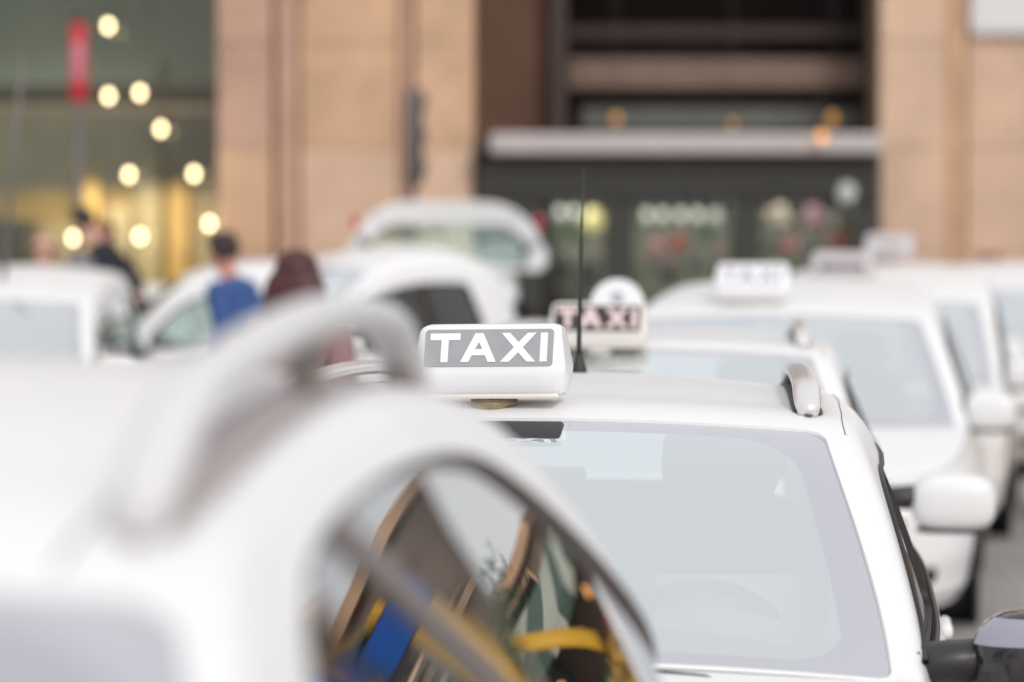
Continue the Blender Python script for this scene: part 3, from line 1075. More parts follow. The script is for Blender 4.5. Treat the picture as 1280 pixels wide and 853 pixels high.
near = build_car(ESTATE, 'people_carrier', 'large blurred white car nearest of all, its dark side window full of reflections', cat='car')
leftvan = copy_tree(fourth)
relabel(leftvan, 'white people carrier at the left edge facing us with two dark side windows')
leftvan['category'] = 'car'; leftvan['group'] = LEFTS; leftvan.name = 'parked_car'
middle = build_car(dict(HATCH, cuts=[], dlo=(.6, -.72), dlo_rear_top=-.55, frame_mat='trim', xr=-1.26, axle_r=-.8, doors=(.62, -.7),
    profile=[(.9, 1.04), (.62, 1.34), (.28, 1.60), (-.05, 1.71), (-.35, 1.745), (-.65, 1.71), (-.92, 1.58), (-1.08, 1.3), (-1.2, 1.05)]), 'parked_car', 'rounded white car with a broad white arch over its dark side window', LEFTS, 'car')
side_sp = dict(HATCH, side_glass='green_glass', glass='green_glass', xf=1.95, xr=-1.9)
sidecar = build_car(side_sp, 'parked_car', 'white car side-on behind the man in blue with green tinted glass', LEFTS, 'car')
gate_car = build_car(dict(HATCH, open_gate=True, xr=-1.75), 'parked_car', 'white car with its tailgate raised high above the rounded white car', LEFTS, 'car')
backcar = copy_tree(middle)
relabel(backcar, 'low white car roof left of the man in blue')

place(main, .075, 5.88, (-.125, -1))
place(second, .51, 10.05, (-.13, -1))
place(third, 1.45, 14.46, (-.19, -1))
place(fourth, 2.5, 18.55, (-.21, -1))
place(fifth, 3.2, 22.9, (-.24, -1))
sixth = copy_tree(fourth)
relabel(sixth, 'white taxi cut off by the right edge, behind the fourth taxi of the queue')
place(sixth, 4.4, 23.5, (-.1, -1))
place(near, -.75, 2.5, (-.155, -1))
place(leftvan, -3.55, 18.4, (-.04, -1))
place(middle, -1.2, 20.4, (-.86, -.55))
middle.scale = (1.06, 1.06, 1.06)
place(sidecar, -2.45, 22.5, (-1, -.05))
place(gate_car, -.70, 24.6, (-.1, 1))
place(backcar, -4.3, 29, (-1, .3))
backcar.location.z = -.28

# aerial of the sharp taxi
mc = root_car[main.name]
bm = bmesh.new()
ax, ay = -1.0, -.03
az_ = mc.roof_z(ax, ay)
lathe(bm, [(.022, -.01), (.02, .01), (.011, .035), (.008, .05)], 14, Matrix.Translation((ax, ay, az_)))
tube(bm, [(ax, ay, az_ + .04), (ax, ay + .001, az_ + .14), (ax, ay + .002, az_ + .15), (ax, ay + .006, az_ + .34), (ax, ay + .007, az_ + .345), (ax, ay + .012, az_ + .52)], [.0065, .006, .0055, .0052, .0036, .003], 8)
from_bm('aerial', bm, M['rubber'], main)
# radio aerial of the left people carrier
bm = bmesh.new()
tube(bm, [(-.2, .06, 1.6), (-.18, .14, 2.4), (-.15, .22, 3.15)], [.02, .017, .013], 8)
from_bm('whip_aerial', bm, M['grey_post'], leftvan)
# seams of the near car's roof panel
nc = root_car[near.name]
for sg in (1, -1):
    bm = bmesh.new()
    tube(bm, [(x, sg * .487, nc.roof_z(x, .487) + .001) for x in np.linspace(.44, -.95, 30)], .0018, 6)
    from_bm('roof_seam', bm, M['grey_trim'], near)
# sheet of paper on the dashboard of the sharp taxi
bm = bmesh.new()
box(bm, (.42, .42, 1.08), (.002, .31, .16), Matrix.Rotation(R(-20), 3, 'Y'))
from_bm('permit_sheet', bm, M['paper'], main)
# mirror foot cover on the windscreen
bm = bmesh.new()
p0 = mc.top(1.93, 0)
box(bm, p0 + Vector((.02, -.03, -.02)), (.075, .2, .022), Matrix.Rotation(R(29), 3, 'Y'), bev=.008)
from_bm('sensor_cover', bm, M['dark_plastic'], main)

# raised tailgate
gc = root_car[gate_car.name]
def tailgate():
    hx, hz = -1.32, 1.66
    Lg, Wg = .58, .84
    ang = R(84)
    ax_ = Vector((-math.cos(ang), 0, math.sin(ang)))      # from the hinge to the free end
    nz = Vector((math.sin(ang), 0, math.cos(ang)))
    def ev(a, b):
        f = lambda a, b: Vector((hx, b, hz)) + ax_ * a + nz * (.05 * math.sin(PI * min(1, max(0, a / Lg)) * .8) - .22 * (b / Wg) ** 2)
        return fd(f, a, b, lambda p: Vector((0, 0, 1)))
    out = resample(rrect(0, Lg, -Wg, Wg, [.5, .1, .1, .5]), .05)
    gl = resample(rrect(.03, .39, -Wg + .12, Wg - .12, [.28, .08, .08, .28]), .05)
    rg = cdt_regions(out, [gl], .09, ev)
    V, N, F = rg[-1]
    g = from_data('tailgate', V, F, M['paint'], gate_car, N)
    V2 = [v - n * .07 for v, n in zip(V, N)]
    from_data('inner_panel', V2, [f[::-1] for f in F], M['paint'], g)
    V3, F3 = [], []
    for (a, b) in out:
        p, n = ev(a, b); V3 += [p, p - n * .07]
    for i in range(len(out)):
        j = (i + 1) % len(out)
        F3.append((2 * i, 2 * i + 1, 2 * j + 1, 2 * j))
    from_data('edge', V3, F3, M['paint'], g)
    V, N, F = rg[0]
    from_data('pane', [v - n * .03 for v, n in zip(V, N)], F, M['green_glass'], g, N)
    for sg in (-1, 1):
        p, n = ev(.42, sg * (Wg - .045))
        bm = bmesh.new()
        superell(bm, p - n * .03, (.025, .03, .06), 3, 14, 8)
        from_bm('tail_light', bm, M['red_lamp'], g)
        bm = bmesh.new()
        tube(bm, [(hx - .05, sg * .62, 1.15), ev(.3, sg * .66)[0] - Vector((0, 0, .06))], .012, 8)
        from_bm('gas_strut', bm, M['dark_plastic'], g)
tailgate()

# ------------------------------------------------------------------ taxi signs
def letter_polys(ch, w, h, t):
    if ch == 'T':
        return [(0, h), (0, h - t), (w / 2 - t / 2, h - t), (w / 2 - t / 2, 0), (w / 2 + t / 2, 0), (w / 2 + t / 2, h - t), (w, h - t), (w, h)], []
    if ch == 'A':
        k = t * 1.12
        yb0, yb1 = h * .23, h * .23 + t * .92
        ix = lambda y: (w / 2 - k / 2) * y / h
        out = [(0, 0), (k, 0), (ix(yb0) + k, yb0), (w - ix(yb0) - k, yb0), (w - k, 0), (w, 0), (w / 2 + k / 2, h), (w / 2 - k / 2, h)]
        top = h * (1 - k / (w - k) * 1.0) * .97
        hole = [(ix(yb1) + k, yb1), (w / 2, top), (w - ix(yb1) - k, yb1)]
        return out, [hole]
    if ch == 'X':
        k = t * 1.2
        return [(0, 0), (k, 0), (w / 2, h / 2 - k * .62), (w - k, 0), (w, 0), (w / 2 + k * .52, h / 2), (w, h), (w - k, h), (w / 2, h / 2 + k * .62), (k, h), (0, h), (w / 2 - k * .52, h / 2)], []
    if ch == 'I':
        return [(0, 0), (t, 0), (t, h), (0, h)], []

def taxi_sign(label, wd, ht, dp, body, film, ink, loc_world, rz, arch=0.0, panel=None, lw=1.0, roll=0.0, base_mat='brass', stand=.02):
    """a roof sign: bulging plastic shell on a round foot, a film panel with TAXI on the face towards +x"""
    t = thing('taxi_sign', label, 'taxi sign', loc_world, rz, 'illuminated taxi roof signs')
    t.rotation_euler = (roll, 0, rz)
    z0 = stand
    prof = [(.50, 0), (.56, .06), (.60, .25), (.575, .40), (.30, .94), (.22, .99), (.1, 1.0)]
    prof = [(a * dp, b * ht) for a, b in prof]
    prof = prof + [(-a, b) for a, b in prof[::-1]]
    bm = bmesh.new()
    rings = []
    us = [-1, -.985, -.95, -.88, -.6, -.2, .2, .6, .88, .95, .985, 1]
    for u in us:
        k = 1 - .20 * max(0, (abs(u) - .86) / .14) ** 2.2
        bul = wd / 2
        ring = []
        for a, b in prof:
            zz = b / ht
            ex = bul * (.965 + .075 * math.sin(PI * min(1, zz * .95)) - .03 * zz ** 3)
            ring.append(bm.verts.new((a * k, u * ex, z0 + (b * (1 if b < .05 * ht else (1 - (1 - k) * .25)) + arch * (1 - u * u) * zz))))
        rings.append(ring)
    n = len(prof)
    for i in range(len(rings) - 1):
        for j in range(n):
            bm.faces.new((rings[i][j], rings[i][(j + 1) % n], rings[i + 1][(j + 1) % n], rings[i + 1][j]))
    bm.faces.new(rings[0]); bm.faces.new(rings[-1][::-1])
    sh = from_bm('shell', bm, M[body], t, flat_angle=50)
    # skirt and foot
    bm = bmesh.new()
    box(bm, (0, 0, z0 - .004), (dp * 1.02, wd * .93, .012), bev=.005)
    from_bm('skirt', bm, M['cream'], t)
    bm = bmesh.new()
    lathe(bm, [(.05, -.014), (.05, z0 * .35), (.043, z0 * .4), (.043, z0 - .009)], 24)
    from_bm('foot', bm, M[base_mat], t)
    # film panel on the sloping face
    p_lo, p_hi = Vector((.575 * dp, 0, z0 + .40 * ht)), Vector((.30 * dp, 0, z0 + .94 * ht))
    ey = (p_hi - p_lo).normalized()
    H = (p_hi - p_lo).length
    ex = Vector((0, 1, 0))
    ez = ex.cross(ey).normalized()
    pw, y0, y1 = panel or (.87, .0, .97)
    bm = bmesh.new()
    prism(bm, rrect(-wd / 2 * pw, wd / 2 * pw, H * y0, H * y1, .008), [], p_lo + ez * .0004, ex, ey, ez, .0016)
    from_bm('panel', bm, M[film], t, smooth=False)
    hh = H * (y1 - y0) * .78
    base = H * (y0 + (y1 - y0) * .11)
    tt = hh * .235 * lw
    widths = {'T': hh * .86, 'A': hh * 1.02, 'X': hh * 1.0, 'I': tt}
    gap = hh * .12
    tot = sum(widths[ch] for ch in 'TAXI') + gap * 3 - hh * .1
    sc = min(1.45, wd * pw * .92 / tot)
    x = -tot * sc / 2
    for ch in 'TAXI':
        w = widths[ch] * (sc if ch != 'I' else 1)
        po, ho = letter_polys(ch, w, hh, tt)
        bm = bmesh.new()
        prism(bm, po, ho, p_lo + ez * .0024 + ex * x + ey * base, ex, ey, ez, .0012)
        from_bm('letter', bm, M[ink], t, smooth=False)
        x += w + gap * sc - (hh * .1 if ch == 'T' else 0)
    return t

def sign_on(car, lx, ly, **k):
    c = root_car[car.name] if car.name in root_car else root_car[k.pop('like').name]
    k.pop('like', None)
    z = c.roof_z(lx, ly)
    p = Matrix.Rotation(car.rotation_euler.z, 4, 'Z') @ Vector((lx, ly, 0)) + Vector((car.location.x, car.location.y, z + .004))
    return taxi_sign(loc_world=p, rz=car.rotation_euler.z + k.pop('turn', 0), **k)

sign_on(main, .17, -.092, label='white roof sign in sharp focus with white TAXI letters on a grey panel', wd=.312, ht=.145, dp=.13, body='plastic', film='panel_grey', ink='letter', roll=R(0.8), turn=R(-2))
sign_on(second, .3, -.16, label='cream roof sign with pale pink TAXI letters on a black panel', wd=.345, ht=.15, dp=.12, body='cream', film='black_film', ink='pink_letter', base_mat='cream', stand=.02, panel=(.9, -.12, .98), lw=1.1)
sign_on(third, .08, -.16, label='white roof sign with rounded top and faint grey TAXI letters', wd=.39, ht=.19, dp=.16, stand=.008, body='plastic', film='letter', ink='pale_grey')
sign_on(fourth, .05, -.24, label='pale roof sign with a low black panel, standing on the fourth taxi', wd=.42, ht=.2, dp=.18, body='pale_shell', film='black_film', ink='pale_grey', panel=(.72, .0, .42), stand=.04)
sign_on(fifth, -.8, -.1, like=fourth, label='farthest pale roof sign, beside the tan pillar on the last taxi', wd=.42, ht=.2, dp=.18, body='pale_shell', film='pale_grey', ink='black_film', panel=(.6, .0, .3), stand=.05)

# white domed cover on the third taxi's roof
def dome():
    z = mc.roof_z(-1.1, -.15)
    p = Matrix.Rotation(second.rotation_euler.z, 4, 'Z') @ Vector((-1.1, -.22, 0)) + Vector((second.location.x, second.location.y, z - .004))
    t = thing('roof_cover', 'small white half-round plate with a grey emblem, standing behind the cream taxi sign', 'roof plate', p, second.rotation_euler.z)
    bm = bmesh.new()
    pl = [(-.125, 0), (.125, 0)] + [(.11 * math.cos(a), .1 + .11 * math.sin(a)) for a in np.linspace(0, PI, 20)]
    prism(bm, pl, [], Vector((-.02, 0, 0)), Vector((0, 1, 0)), Vector((0, 0, 1)), Vector((1, 0, 0)), .04)
    from_bm('plate', bm, M['plastic'], t, flat_angle=40)
    bm = bmesh.new()
    lathe(bm, [(.028, 0), (.028, .003)], 16, Matrix.Translation((.0205, 0, .13)) @ Matrix.Rotation(R(90), 4, 'Y'))
    from_bm('emblem', bm, M['pale_grey'], t, smooth=False)
dome()

# ------------------------------------------------------------------ people
def skin_mesh(name, verts, edges, radii, m, parent=None, sub=2):
    me = bpy.data.meshes.new(name)
    me.from_pydata(verts, edges, [])
    o = bpy.data.objects.new(name, me)
    COL.objects.link(o)
    sk = o.modifiers.new('skin', 'SKIN')
    sk.use_smooth_shade = True
    for i, r in enumerate(radii):
        me.skin_vertices[0].data[i].radius = r if isinstance(r, tuple) else (r, r)
        me.skin_vertices[0].data[i].use_root = (i == 0)
    sb = o.modifiers.new('sub', 'SUBSURF')
    sb.levels = sb.render_levels = sub
    dg = bpy.context.evaluated_depsgraph_get()
    ev = o.evaluated_get(dg)
    nm = bpy.data.meshes.new_from_object(ev)
    o.modifiers.clear()
    o.data = nm
    bpy.data.meshes.remove(me)
    nm.name = name
    nm.materials.clear()
    nm.materials.append(m)
    nm.shade_smooth()
    if parent: o.parent = parent
    return o

def person(label, loc, rz, H, skin, hair, top, legs, long_hair=False, lean=0.0, cap=None, step=.1):
    """a standing figure facing +x; one continuous body, clothes and hair over it"""
    k = H / 1.75
    V, E, Rr = [], [], []
    def v(p, r, j=None):
        V.append((p[0] * k + lean * max(0, p[2] - .95) * k, p[1] * k, p[2] * k)); Rr.append(tuple(q * k for q in r) if isinstance(r, tuple) else r * k)
        if j is not None: E.append((j, len(V) - 1))
        return len(V) - 1
    pel = v((0, 0, .95), (.15, .105))
    wa = v((0, 0, 1.1), (.135, .095), pel)
    ch = v((0, 0, 1.3), (.16, .11), wa)
    nb = v((-.01, 0, 1.43), (.075, .07), ch)
    nk = v((.0, 0, 1.5), (.055, .058), nb)
    hd = v((.015, 0, 1.585), (.07, .082), nk)
    h2 = v((.01, 0, 1.67), (.074, .092), hd)
    h3 = v((.0, 0, 1.725), (.05, .06), h2)
    no = v((.105, 0, 1.605), (.014, .016), hd)
    arms = []
    for s in (1, -1):
        sh = v((0, s * .19, 1.38), .06, ch)
        el = v((-.03, s * .245, 1.1), .042, sh)
        wr = v((.06, s * .25, .87), .03, el)
        pa = v((.085, s * .25, .8), (.022, .036), wr)
        for f, (dx, L) in enumerate(((.035, .075), (.012, .085), (-.012, .08), (-.034, .062))):
            a = v((.09 + dx, s * .245, .755), .0095, pa)
            b = v((.105 + dx, s * .235, .755 - L * .55), .0085, a)
            v((.1 + dx, s * .222, .755 - L), .0075, b)
        th = v((.125, s * .235, .81), .011, pa)
        v((.145, s * .228, .775), .009, th)
        arms.append((sh, el, wr))
    feet = []
    for s in (1, -1):
        hp = v((0, s * .09, .88), .095, pel)
        kn = v((.03 + s * step * .3, s * .1, .5), .062, hp)
        an = v((-.02 + s * step, s * .1, .1), .042, kn)
        to = v((.1 + s * step, s * .11, .04), (.045, .03), an)
        feet.append((hp, kn, an, to))
    root = skin_mesh('person', V, E, Rr, M[skin])
    tag(root, label, 'person', 'people behind the parked cars')
    root.location = loc
    root.rotation_euler = (0, 0, rz)
    # jacket
    col = (V[nb][0] * .45 + V[nk][0] * .55, 0, V[nb][2] * .45 + V[nk][2] * .55)
    jv = [V[pel], V[wa], V[ch], V[nb], col]
    jr = [(.19 * k, .15 * k), (.18 * k, .14 * k), (.205 * k, .15 * k), (.135 * k, .115 * k), (.078 * k, .078 * k)]
    je = [(0, 1), (1, 2), (2, 3), (3, 4)]
    for sh, el, wr in arms:
        b = len(jv)
        jv += [V[sh], V[el], V[wr]]
        jr += [.095 * k, .07 * k, .05 * k]
        je += [(2, b), (b, b + 1), (b + 1, b + 2)]
    skin_mesh('jacket', jv, je, jr, M[top], root)
    tv, te, tr = [V[pel]], [], [(.165 * k, .125 * k)]
    for hp, kn, an, to in feet:
        b = len(tv)
        tv += [V[hp], V[kn], V[an]]
        tr += [.11 * k, .082 * k, .062 * k]
        te += [(0, b), (b, b + 1), (b + 1, b + 2)]
        shoe = bmesh.new()
        superell(shoe, ((V[an][0] + V[to][0]) / 2 + .02 * k, V[to][1], .045 * k), (.135 * k, .05 * k, .05 * k), 2.6, 16, 8)
        from_bm('shoe', shoe, M['shoe'], root)
    skin_mesh('trousers', tv, te, tr, M[legs], root)
    hx, hz = V[h2][0], V[h2][2]
    bm = bmesh.new()
    superell(bm, (hx - .012 * k, 0, hz + .002 * k), (.116 * k, .105 * k, .122 * k), 2.4, 24, 16)
    for q in bm.verts:
        q.co += Vector((random.uniform(-1, 1), random.uniform(-1, 1), random.uniform(-1, 1))) * .004
    kill = [q for q in bm.verts if (q.co.x > hx + .03 * k and q.co.z < hz + .035 * k) or q.co.z < hz - .075 * k]
    bmesh.ops.delete(bm, geom=kill, context='VERTS')
    if long_hair:
        superell(bm, (hx - .045 * k, 0, hz - .15 * k), (.105 * k, .155 * k, .2 * k), 2.7, 22, 14)
    hair_o = from_bm('hair', bm, M[hair], root)
    if cap:
        bm = bmesh.new()
        superell(bm, (hx - .01 * k, 0, hz + .045 * k), (.12 * k, .108 * k, .09 * k), 2.4, 22, 12)
        kill = [q for q in bm.verts if q.co.z < hz - .0 * k]
        bmesh.ops.delete(bm, geom=kill, context='VERTS')
        box(bm, (hx + .13 * k, 0, hz + .015 * k), (.09 * k, .15 * k, .012 * k), bev=.005)
        from_bm('cap', bm, M[cap], root)
    for s in (1, -1):
        bm = bmesh.new()
        superell(bm, (V[hd][0] + .083 * k, s * .034 * k, V[hd][2] + .035 * k), (.01 * k, .014 * k, .009 * k), 2, 10, 6)
        from_bm('eye', bm, M['eye'], root)
        bm = bmesh.new()
        superell(bm, (hx - .005 * k, s * .092 * k, V[hd][2] + .02 * k), (.022 * k, .012 * k, .034 * k), 2.2, 12, 8)
        from_bm('ear', bm, M[skin], root)
    bm = bmesh.new()
    superell(bm, (V[hd][0] + .086 * k, 0, V[hd][2] - .03 * k), (.012 * k, .028 * k, .008 * k), 2, 12, 6)
    from_bm('lips', bm, M['skin_red'], root)
    return root

def px(x, y, d):
    return ((x - 640) / 3400 * d, d, 1.8 - (y - 316) / 3400 * d)

KZ = .14
person('man in a bright blue jacket with short dark hair, turned away to the left', (px(308, 0, 19)[0], 19.0, KZ), R(150), 1.77, 'skin_red', 'hair_dark', 'blue_cloth', 'denim', lean=.28)
person('woman with long maroon hair seen from behind, right of the man in blue', (px(371, 0, 13.2)[0], 13.2, .02), R(80), 1.75, 'skin', 'hair_maroon', 'pink_cloth', 'denim', long_hair=True)
person('person in a black jacket stooping in front of the golden shop window', (px(165, 0, 24)[0], 24.0, .45), R(160), 1.72, 'skin', 'hair_dark', 'black_cloth', 'denim', lean=.7)
person('person with chestnut hair left of the stooping figure in black', (px(131, 0, 26)[0], 26.0, .45), R(250), 1.62, 'skin_red', 'hair_brown', 'grey_cloth', 'denim')
person('bald pink-faced person looking over the roof of the left people carrier', (px(55, 0, 22.0)[0], 22.0, KZ), R(-80), 1.74, 'skin', 'skin', 'grey_cloth', 'denim')
person('person in a grey cap low behind the left people carrier', (px(100, 0, 21.5)[0], 21.5, .02), R(-60), 1.72, 'skin', 'hair_dark', 'grey_cloth', 'denim', cap='grey_cap')
person('person whose pink head shows above the roof of the fourth taxi', (px(1236, 0, 26.5)[0], 26.5, .14), R(-100), 1.68, 'skin', 'skin', 'pink_cloth', 'denim')

# ------------------------------------------------------------------ ground
def sheet_obj(name, x0, x1, y0, y1, z, m):
    return tag(from_data(name, [(x0, y0, z), (x1, y0, z), (x1, y1, z), (x0, y1, z)], [(0, 1, 2, 3)], m, smooth=False), kind='structure')
sheet_obj('ground', -600, 600, -600, 900, -.006, M['paving'])
sheet_obj('road', -60, 60, -60, 30.5, 0, M['asphalt'])
def block_obj(name, x0, x1, y0, y1, z0, z1, m, kind='structure', bev=.0):
    bm = bmesh.new()
    box(bm, ((x0 + x1) / 2, (y0 + y1) / 2, (z0 + z1) / 2), (x1 - x0, y1 - y0, z1 - z0), bev=bev)
    o = from_bm(name, bm, m, smooth=False)
    return tag(o, kind=kind)
block_obj('pavement', -60, 60, 31, 39.0, -.2, .13, M['paving'])
block_obj('raised_island', -7.5, -3.2, 23.2, 27.5, -.1, .44, M['paving'], bev=.02)
kb = block_obj('kerb', -60, 60, 30.7, 31, -.2, .14, M['kerb'])
for i in range(8):
    sheet_obj('road_marking', -6.2, -6.05, 2 + i * 4, 4 + i * 4, .004, M['road_paint'])

# ------------------------------------------------------------------ the station front
YF = 38.0
PXM = YF / 3400
fx = lambda p: (p - 640) * PXM
fz = lambda p: 1.8 - (p - 316) * PXM
bld = thing('station_building', 'tan stone station front with a dark recessed entrance and a lit shop window', 'building', (0, YF, 0))
GZ = .13

def part_box(name, x0, x1, y0, y1, z0, z1, m, parent=None, bev=0.0):
    bm = bmesh.new()
    o_ = Vector((0, YF, 0)) if (parent or bld) is not None else Vector()
    box(bm, Vector(((x0 + x1) / 2, (y0 + y1) / 2, (z0 + z1) / 2)) - o_, (x1 - x0, y1 - y0, z1 - z0), bev=bev)
    return from_bm(name, bm, M[m], parent or bld, smooth=False)

courses = [GZ, .36, 1.81, 3.26, 4.71, 6.16, 7.6]
def ashlar(x0, x1, yf, depth, mats, widths, z_hi=7.6):
    """stone blocks with recessed joints on a mortar core"""
    part_box('wall_core', x0 + .012, x1 - .012, yf + .03, yf + depth, GZ - .2, z_hi, 'joint')
    for k, (a, b) in enumerate(zip(courses, courses[1:])):
        n = max(1, round((x1 - x0) / widths))
        cutx = [x0] + [x0 + (x1 - x0) * (i + (.5 if k % 2 and n > 1 else 0)) / n for i in range(1, n)] + [x1]
        for p, q in zip(cutx, cutx[1:]):
            pr = random.uniform(-.006, .006)
            part_box('stone_block', p + .006, q - .006, yf + pr, yf + .3, a + .006, b - .006, random.choice(mats), bev=.014)
    part_box('upper_wall', x0, x1, yf + .01, yf + depth, z_hi + .004, 9.2, mats[0])

ashlar(-4.08, -3.32, 37.72, 1.4, ['stone_pink', 'stone_pink', 'stone'], 1.2)
part_box('shaft_moulding', -3.30, -2.98, 37.86, 38.6, GZ, 7.6, 'stone_dark2' if 'stone_dark2' in M else 'stone_pink', bev=.08)
ashlar(-2.96, -1.58, 38.0, 1.2, ['stone', 'stone_pale', 'stone'], 1.5)
part_box('shaft_moulding', -1.56, -1.36, 37.92, 38.6, GZ, 7.6, 'stone_pink', bev=.06)
ashlar(-1.34, -.52, 37.72, 1.4, ['stone', 'stone_pale'], 1.2)
ashlar(5.09, 6.02, 37.72, 1.4, ['stone_pale', 'stone'], 1.2)
part_box('shaft_moulding', 6.04, 6.32, 37.95, 38.6, GZ, 7.6, 'stone', bev=.06)
ashlar(6.34, 7.8, 38.0, 1.2, ['stone_pale', 'stone', 'stone_pale'], 1.5)
# entrance recess
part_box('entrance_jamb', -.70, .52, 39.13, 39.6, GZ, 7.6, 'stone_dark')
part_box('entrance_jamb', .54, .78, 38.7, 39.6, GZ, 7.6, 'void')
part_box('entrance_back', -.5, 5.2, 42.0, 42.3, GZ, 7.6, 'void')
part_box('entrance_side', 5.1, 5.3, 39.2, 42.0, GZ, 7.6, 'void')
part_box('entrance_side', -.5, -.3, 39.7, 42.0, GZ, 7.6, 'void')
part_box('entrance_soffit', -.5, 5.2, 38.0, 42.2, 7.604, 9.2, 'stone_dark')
part_box('crossbeam', .80, 5.08, 39.3, 39.7, fz(106), fz(66), 'beam_brown', bev=.05)
part_box('crossbeam', 1.0, 5.08, 39.6, 39.9, fz(158), fz(126), 'beam_grey', bev=.04)
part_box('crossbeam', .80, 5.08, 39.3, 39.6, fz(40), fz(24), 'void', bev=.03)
part_box('crossbeam', .80, 5.08, 39.35, 39.7, fz(-30), fz(-70), 'beam_brown', bev=.03)
part_box('canopy_beam', -.30, 5.07, 37.15, 37.7, fz(195), fz(171), 'silver', bev=.04)
part_box('canopy_end', -.48, -.32, 37.2, 37.7, fz(196), fz(176), 'iron', bev=.03)
part_box('canopy_roof', -.48, 5.08, 37.7, 40.2, fz(190), fz(184), 'iron')
part_box('fascia', -.48, 5.07, 37.45, 37.75, fz(252), fz(197), 'iron', bev=.03)
part_box('fascia_rib', -.46, 5.05, 37.42, 37.448, fz(226), fz(220), 'iron_green')
for a, b in ((-.48, .42), (1.28, 1.68), (3.04, 3.42), (4.70, 5.06)):
    part_box('shop_pillar', a, b, 37.5, 37.9, GZ, fz(252) - .004, 'iron_green', bev=.03)
part_box('shop_floor', -.45, 5.05, 37.9, 41.9, GZ - .1, GZ + .012, 'shop_brown')
for a, b in ((.42, 1.28), (1.68, 3.04), (3.42, 4.70)):
    part_box('shop_backboard', a - .15, b + .15, 39.2, 39.26, GZ, fz(252), 'shop_green')
    g = part_box('shop_pane', a + .02, b - .02, 37.69, 37.70, GZ + .35, fz(254), 'shop_glass')
    part_box('sill', a + .003, b - .003, 37.6, 37.8, GZ, GZ + .34, 'iron_green', bev=.01)
    for zs in (.62, 1.0, 1.42):
        part_box('shelf', a + .02, b - .02, 38.0, 38.5, GZ + zs, GZ + zs + .03, 'shop_dark')

# big shop window on the left
part_box('shop_wall', -14, -4.0, 41.6, 41.8, fz(112), 7.4, 'shop_green')
part_box('shop_wall', -14, -4.0, 41.5, 41.78, 2.75, fz(112) - .004, 'shop_brown')
part_box('shop_wall', -14, -4.0, 41.4, 41.78, GZ, 2.746, 'shop_wood')
part_box('shop_cupboard', -8.6, -7.2, 40.6, 41.36, GZ, 2.3, 'shop_dark', bev=.03)
for i, (a, b, h, m) in enumerate(((-7.1, -6.6, 2.2, 'shop_brown'), (-6.55, -6.2, 3.1, 'shop_wood'), (-6.1, -5.75, 2.5, 'shop_brown'), (-5.7, -5.3, 3.3, 'shop_brown'), (-5.2, -4.9, 2.9, 'shop_wood'), (-4.8, -4.3, 3.2, 'shop_brown'))):
    part_box('display_panel', a, b, 40.9 + .07 * i, 41.0 + .07 * i, GZ + .02, h, m, bev=.02)
part_box('shop_floor', -14, -4.05, 38.3, 41.8, GZ - .1, GZ + .012, 'shop_brown')
part_box('shop_ceiling', -14, -4.05, 38.3, 41.8, 7.0, 7.1, 'shop_green')
part_box('window_transom', -14, -4.09, 38.0, 38.25, fz(128), fz(107), 'shop_dark', bev=.02)
part_box('window_transom', -14, -4.09, 38.05, 38.22, fz(140), fz(133), 'shop_brown', bev=.02)
for x in (-13.9, -10.8, -7.62):
    part_box('window_mullion', x - .06, x + .06, 38.02, 38.2, GZ, 7.4, 'shop_dark', bev=.02)
for a, b in ((-13.84, -10.86), (-10.74, -7.68), (-7.56, -4.10)):
    part_box('shop_window', a, b, 38.1, 38.112, GZ + .3, 7.4, 'shop_glass')
part_box('window_plinth', -14, -4.09, 37.95, 38.3, GZ - .1, GZ + .3, 'stone_pink', bev=.02)
part_box('window_head', -14.5, -4.09, 37.8, 39, 7.604, 9.2, 'stone')
part_box('floor_band', -14.5, 7.85, 37.55, 39.2, 9.204, 9.6, 'stone_pale', bev=.05)
part_box('storey_wall', -14.5, 7.8, 37.85, 42, 9.604, 13.5, 'stone')
for i in range(6):
    x = -12.2 + i * 3.3
    f = part_box('upper_window', x - .7, x + .7, 37.80, 37.9, 10.3, 12.7, 'stone_pale', bev=.03)
    part_box('pane', x - .55, x + .55, 37.78, 37.795, 10.45, 12.55, 'trim', parent=f)
part_box('cornice', -14.7, 8.0, 37.4, 42, 13.504, 14.0, 'stone_pale', bev=.08)

def hang(name, label, cat, x, y, z, r, m, ztop, group, cord='grey_post'):
    t = thing(name, label, cat, (x, y, z), 0, group)
    bm = bmesh.new()
    lathe(bm, [(r * .12, -r * 1.02), (r * .62, -r * .82), (r, -r * .15), (r * .95, r * .35), (r * .5, r * .95), (r * .3, r * 1.15)], 16)
    from_bm('bulb', bm, M[m], t)
    bm = bmesh.new()
    lathe(bm, [(r * .36, r * 1.1), (r * .38, r * 1.9), (r * .12, r * 2.2)], 12)
    from_bm('socket', bm, M['dark_plastic'], t)
    bm = bmesh.new()
    tube(bm, [(0, 0, r * 2.1), (0, 0, ztop - z)], .006, 5)
    from_bm('cord', bm, M[cord], t)
    return t

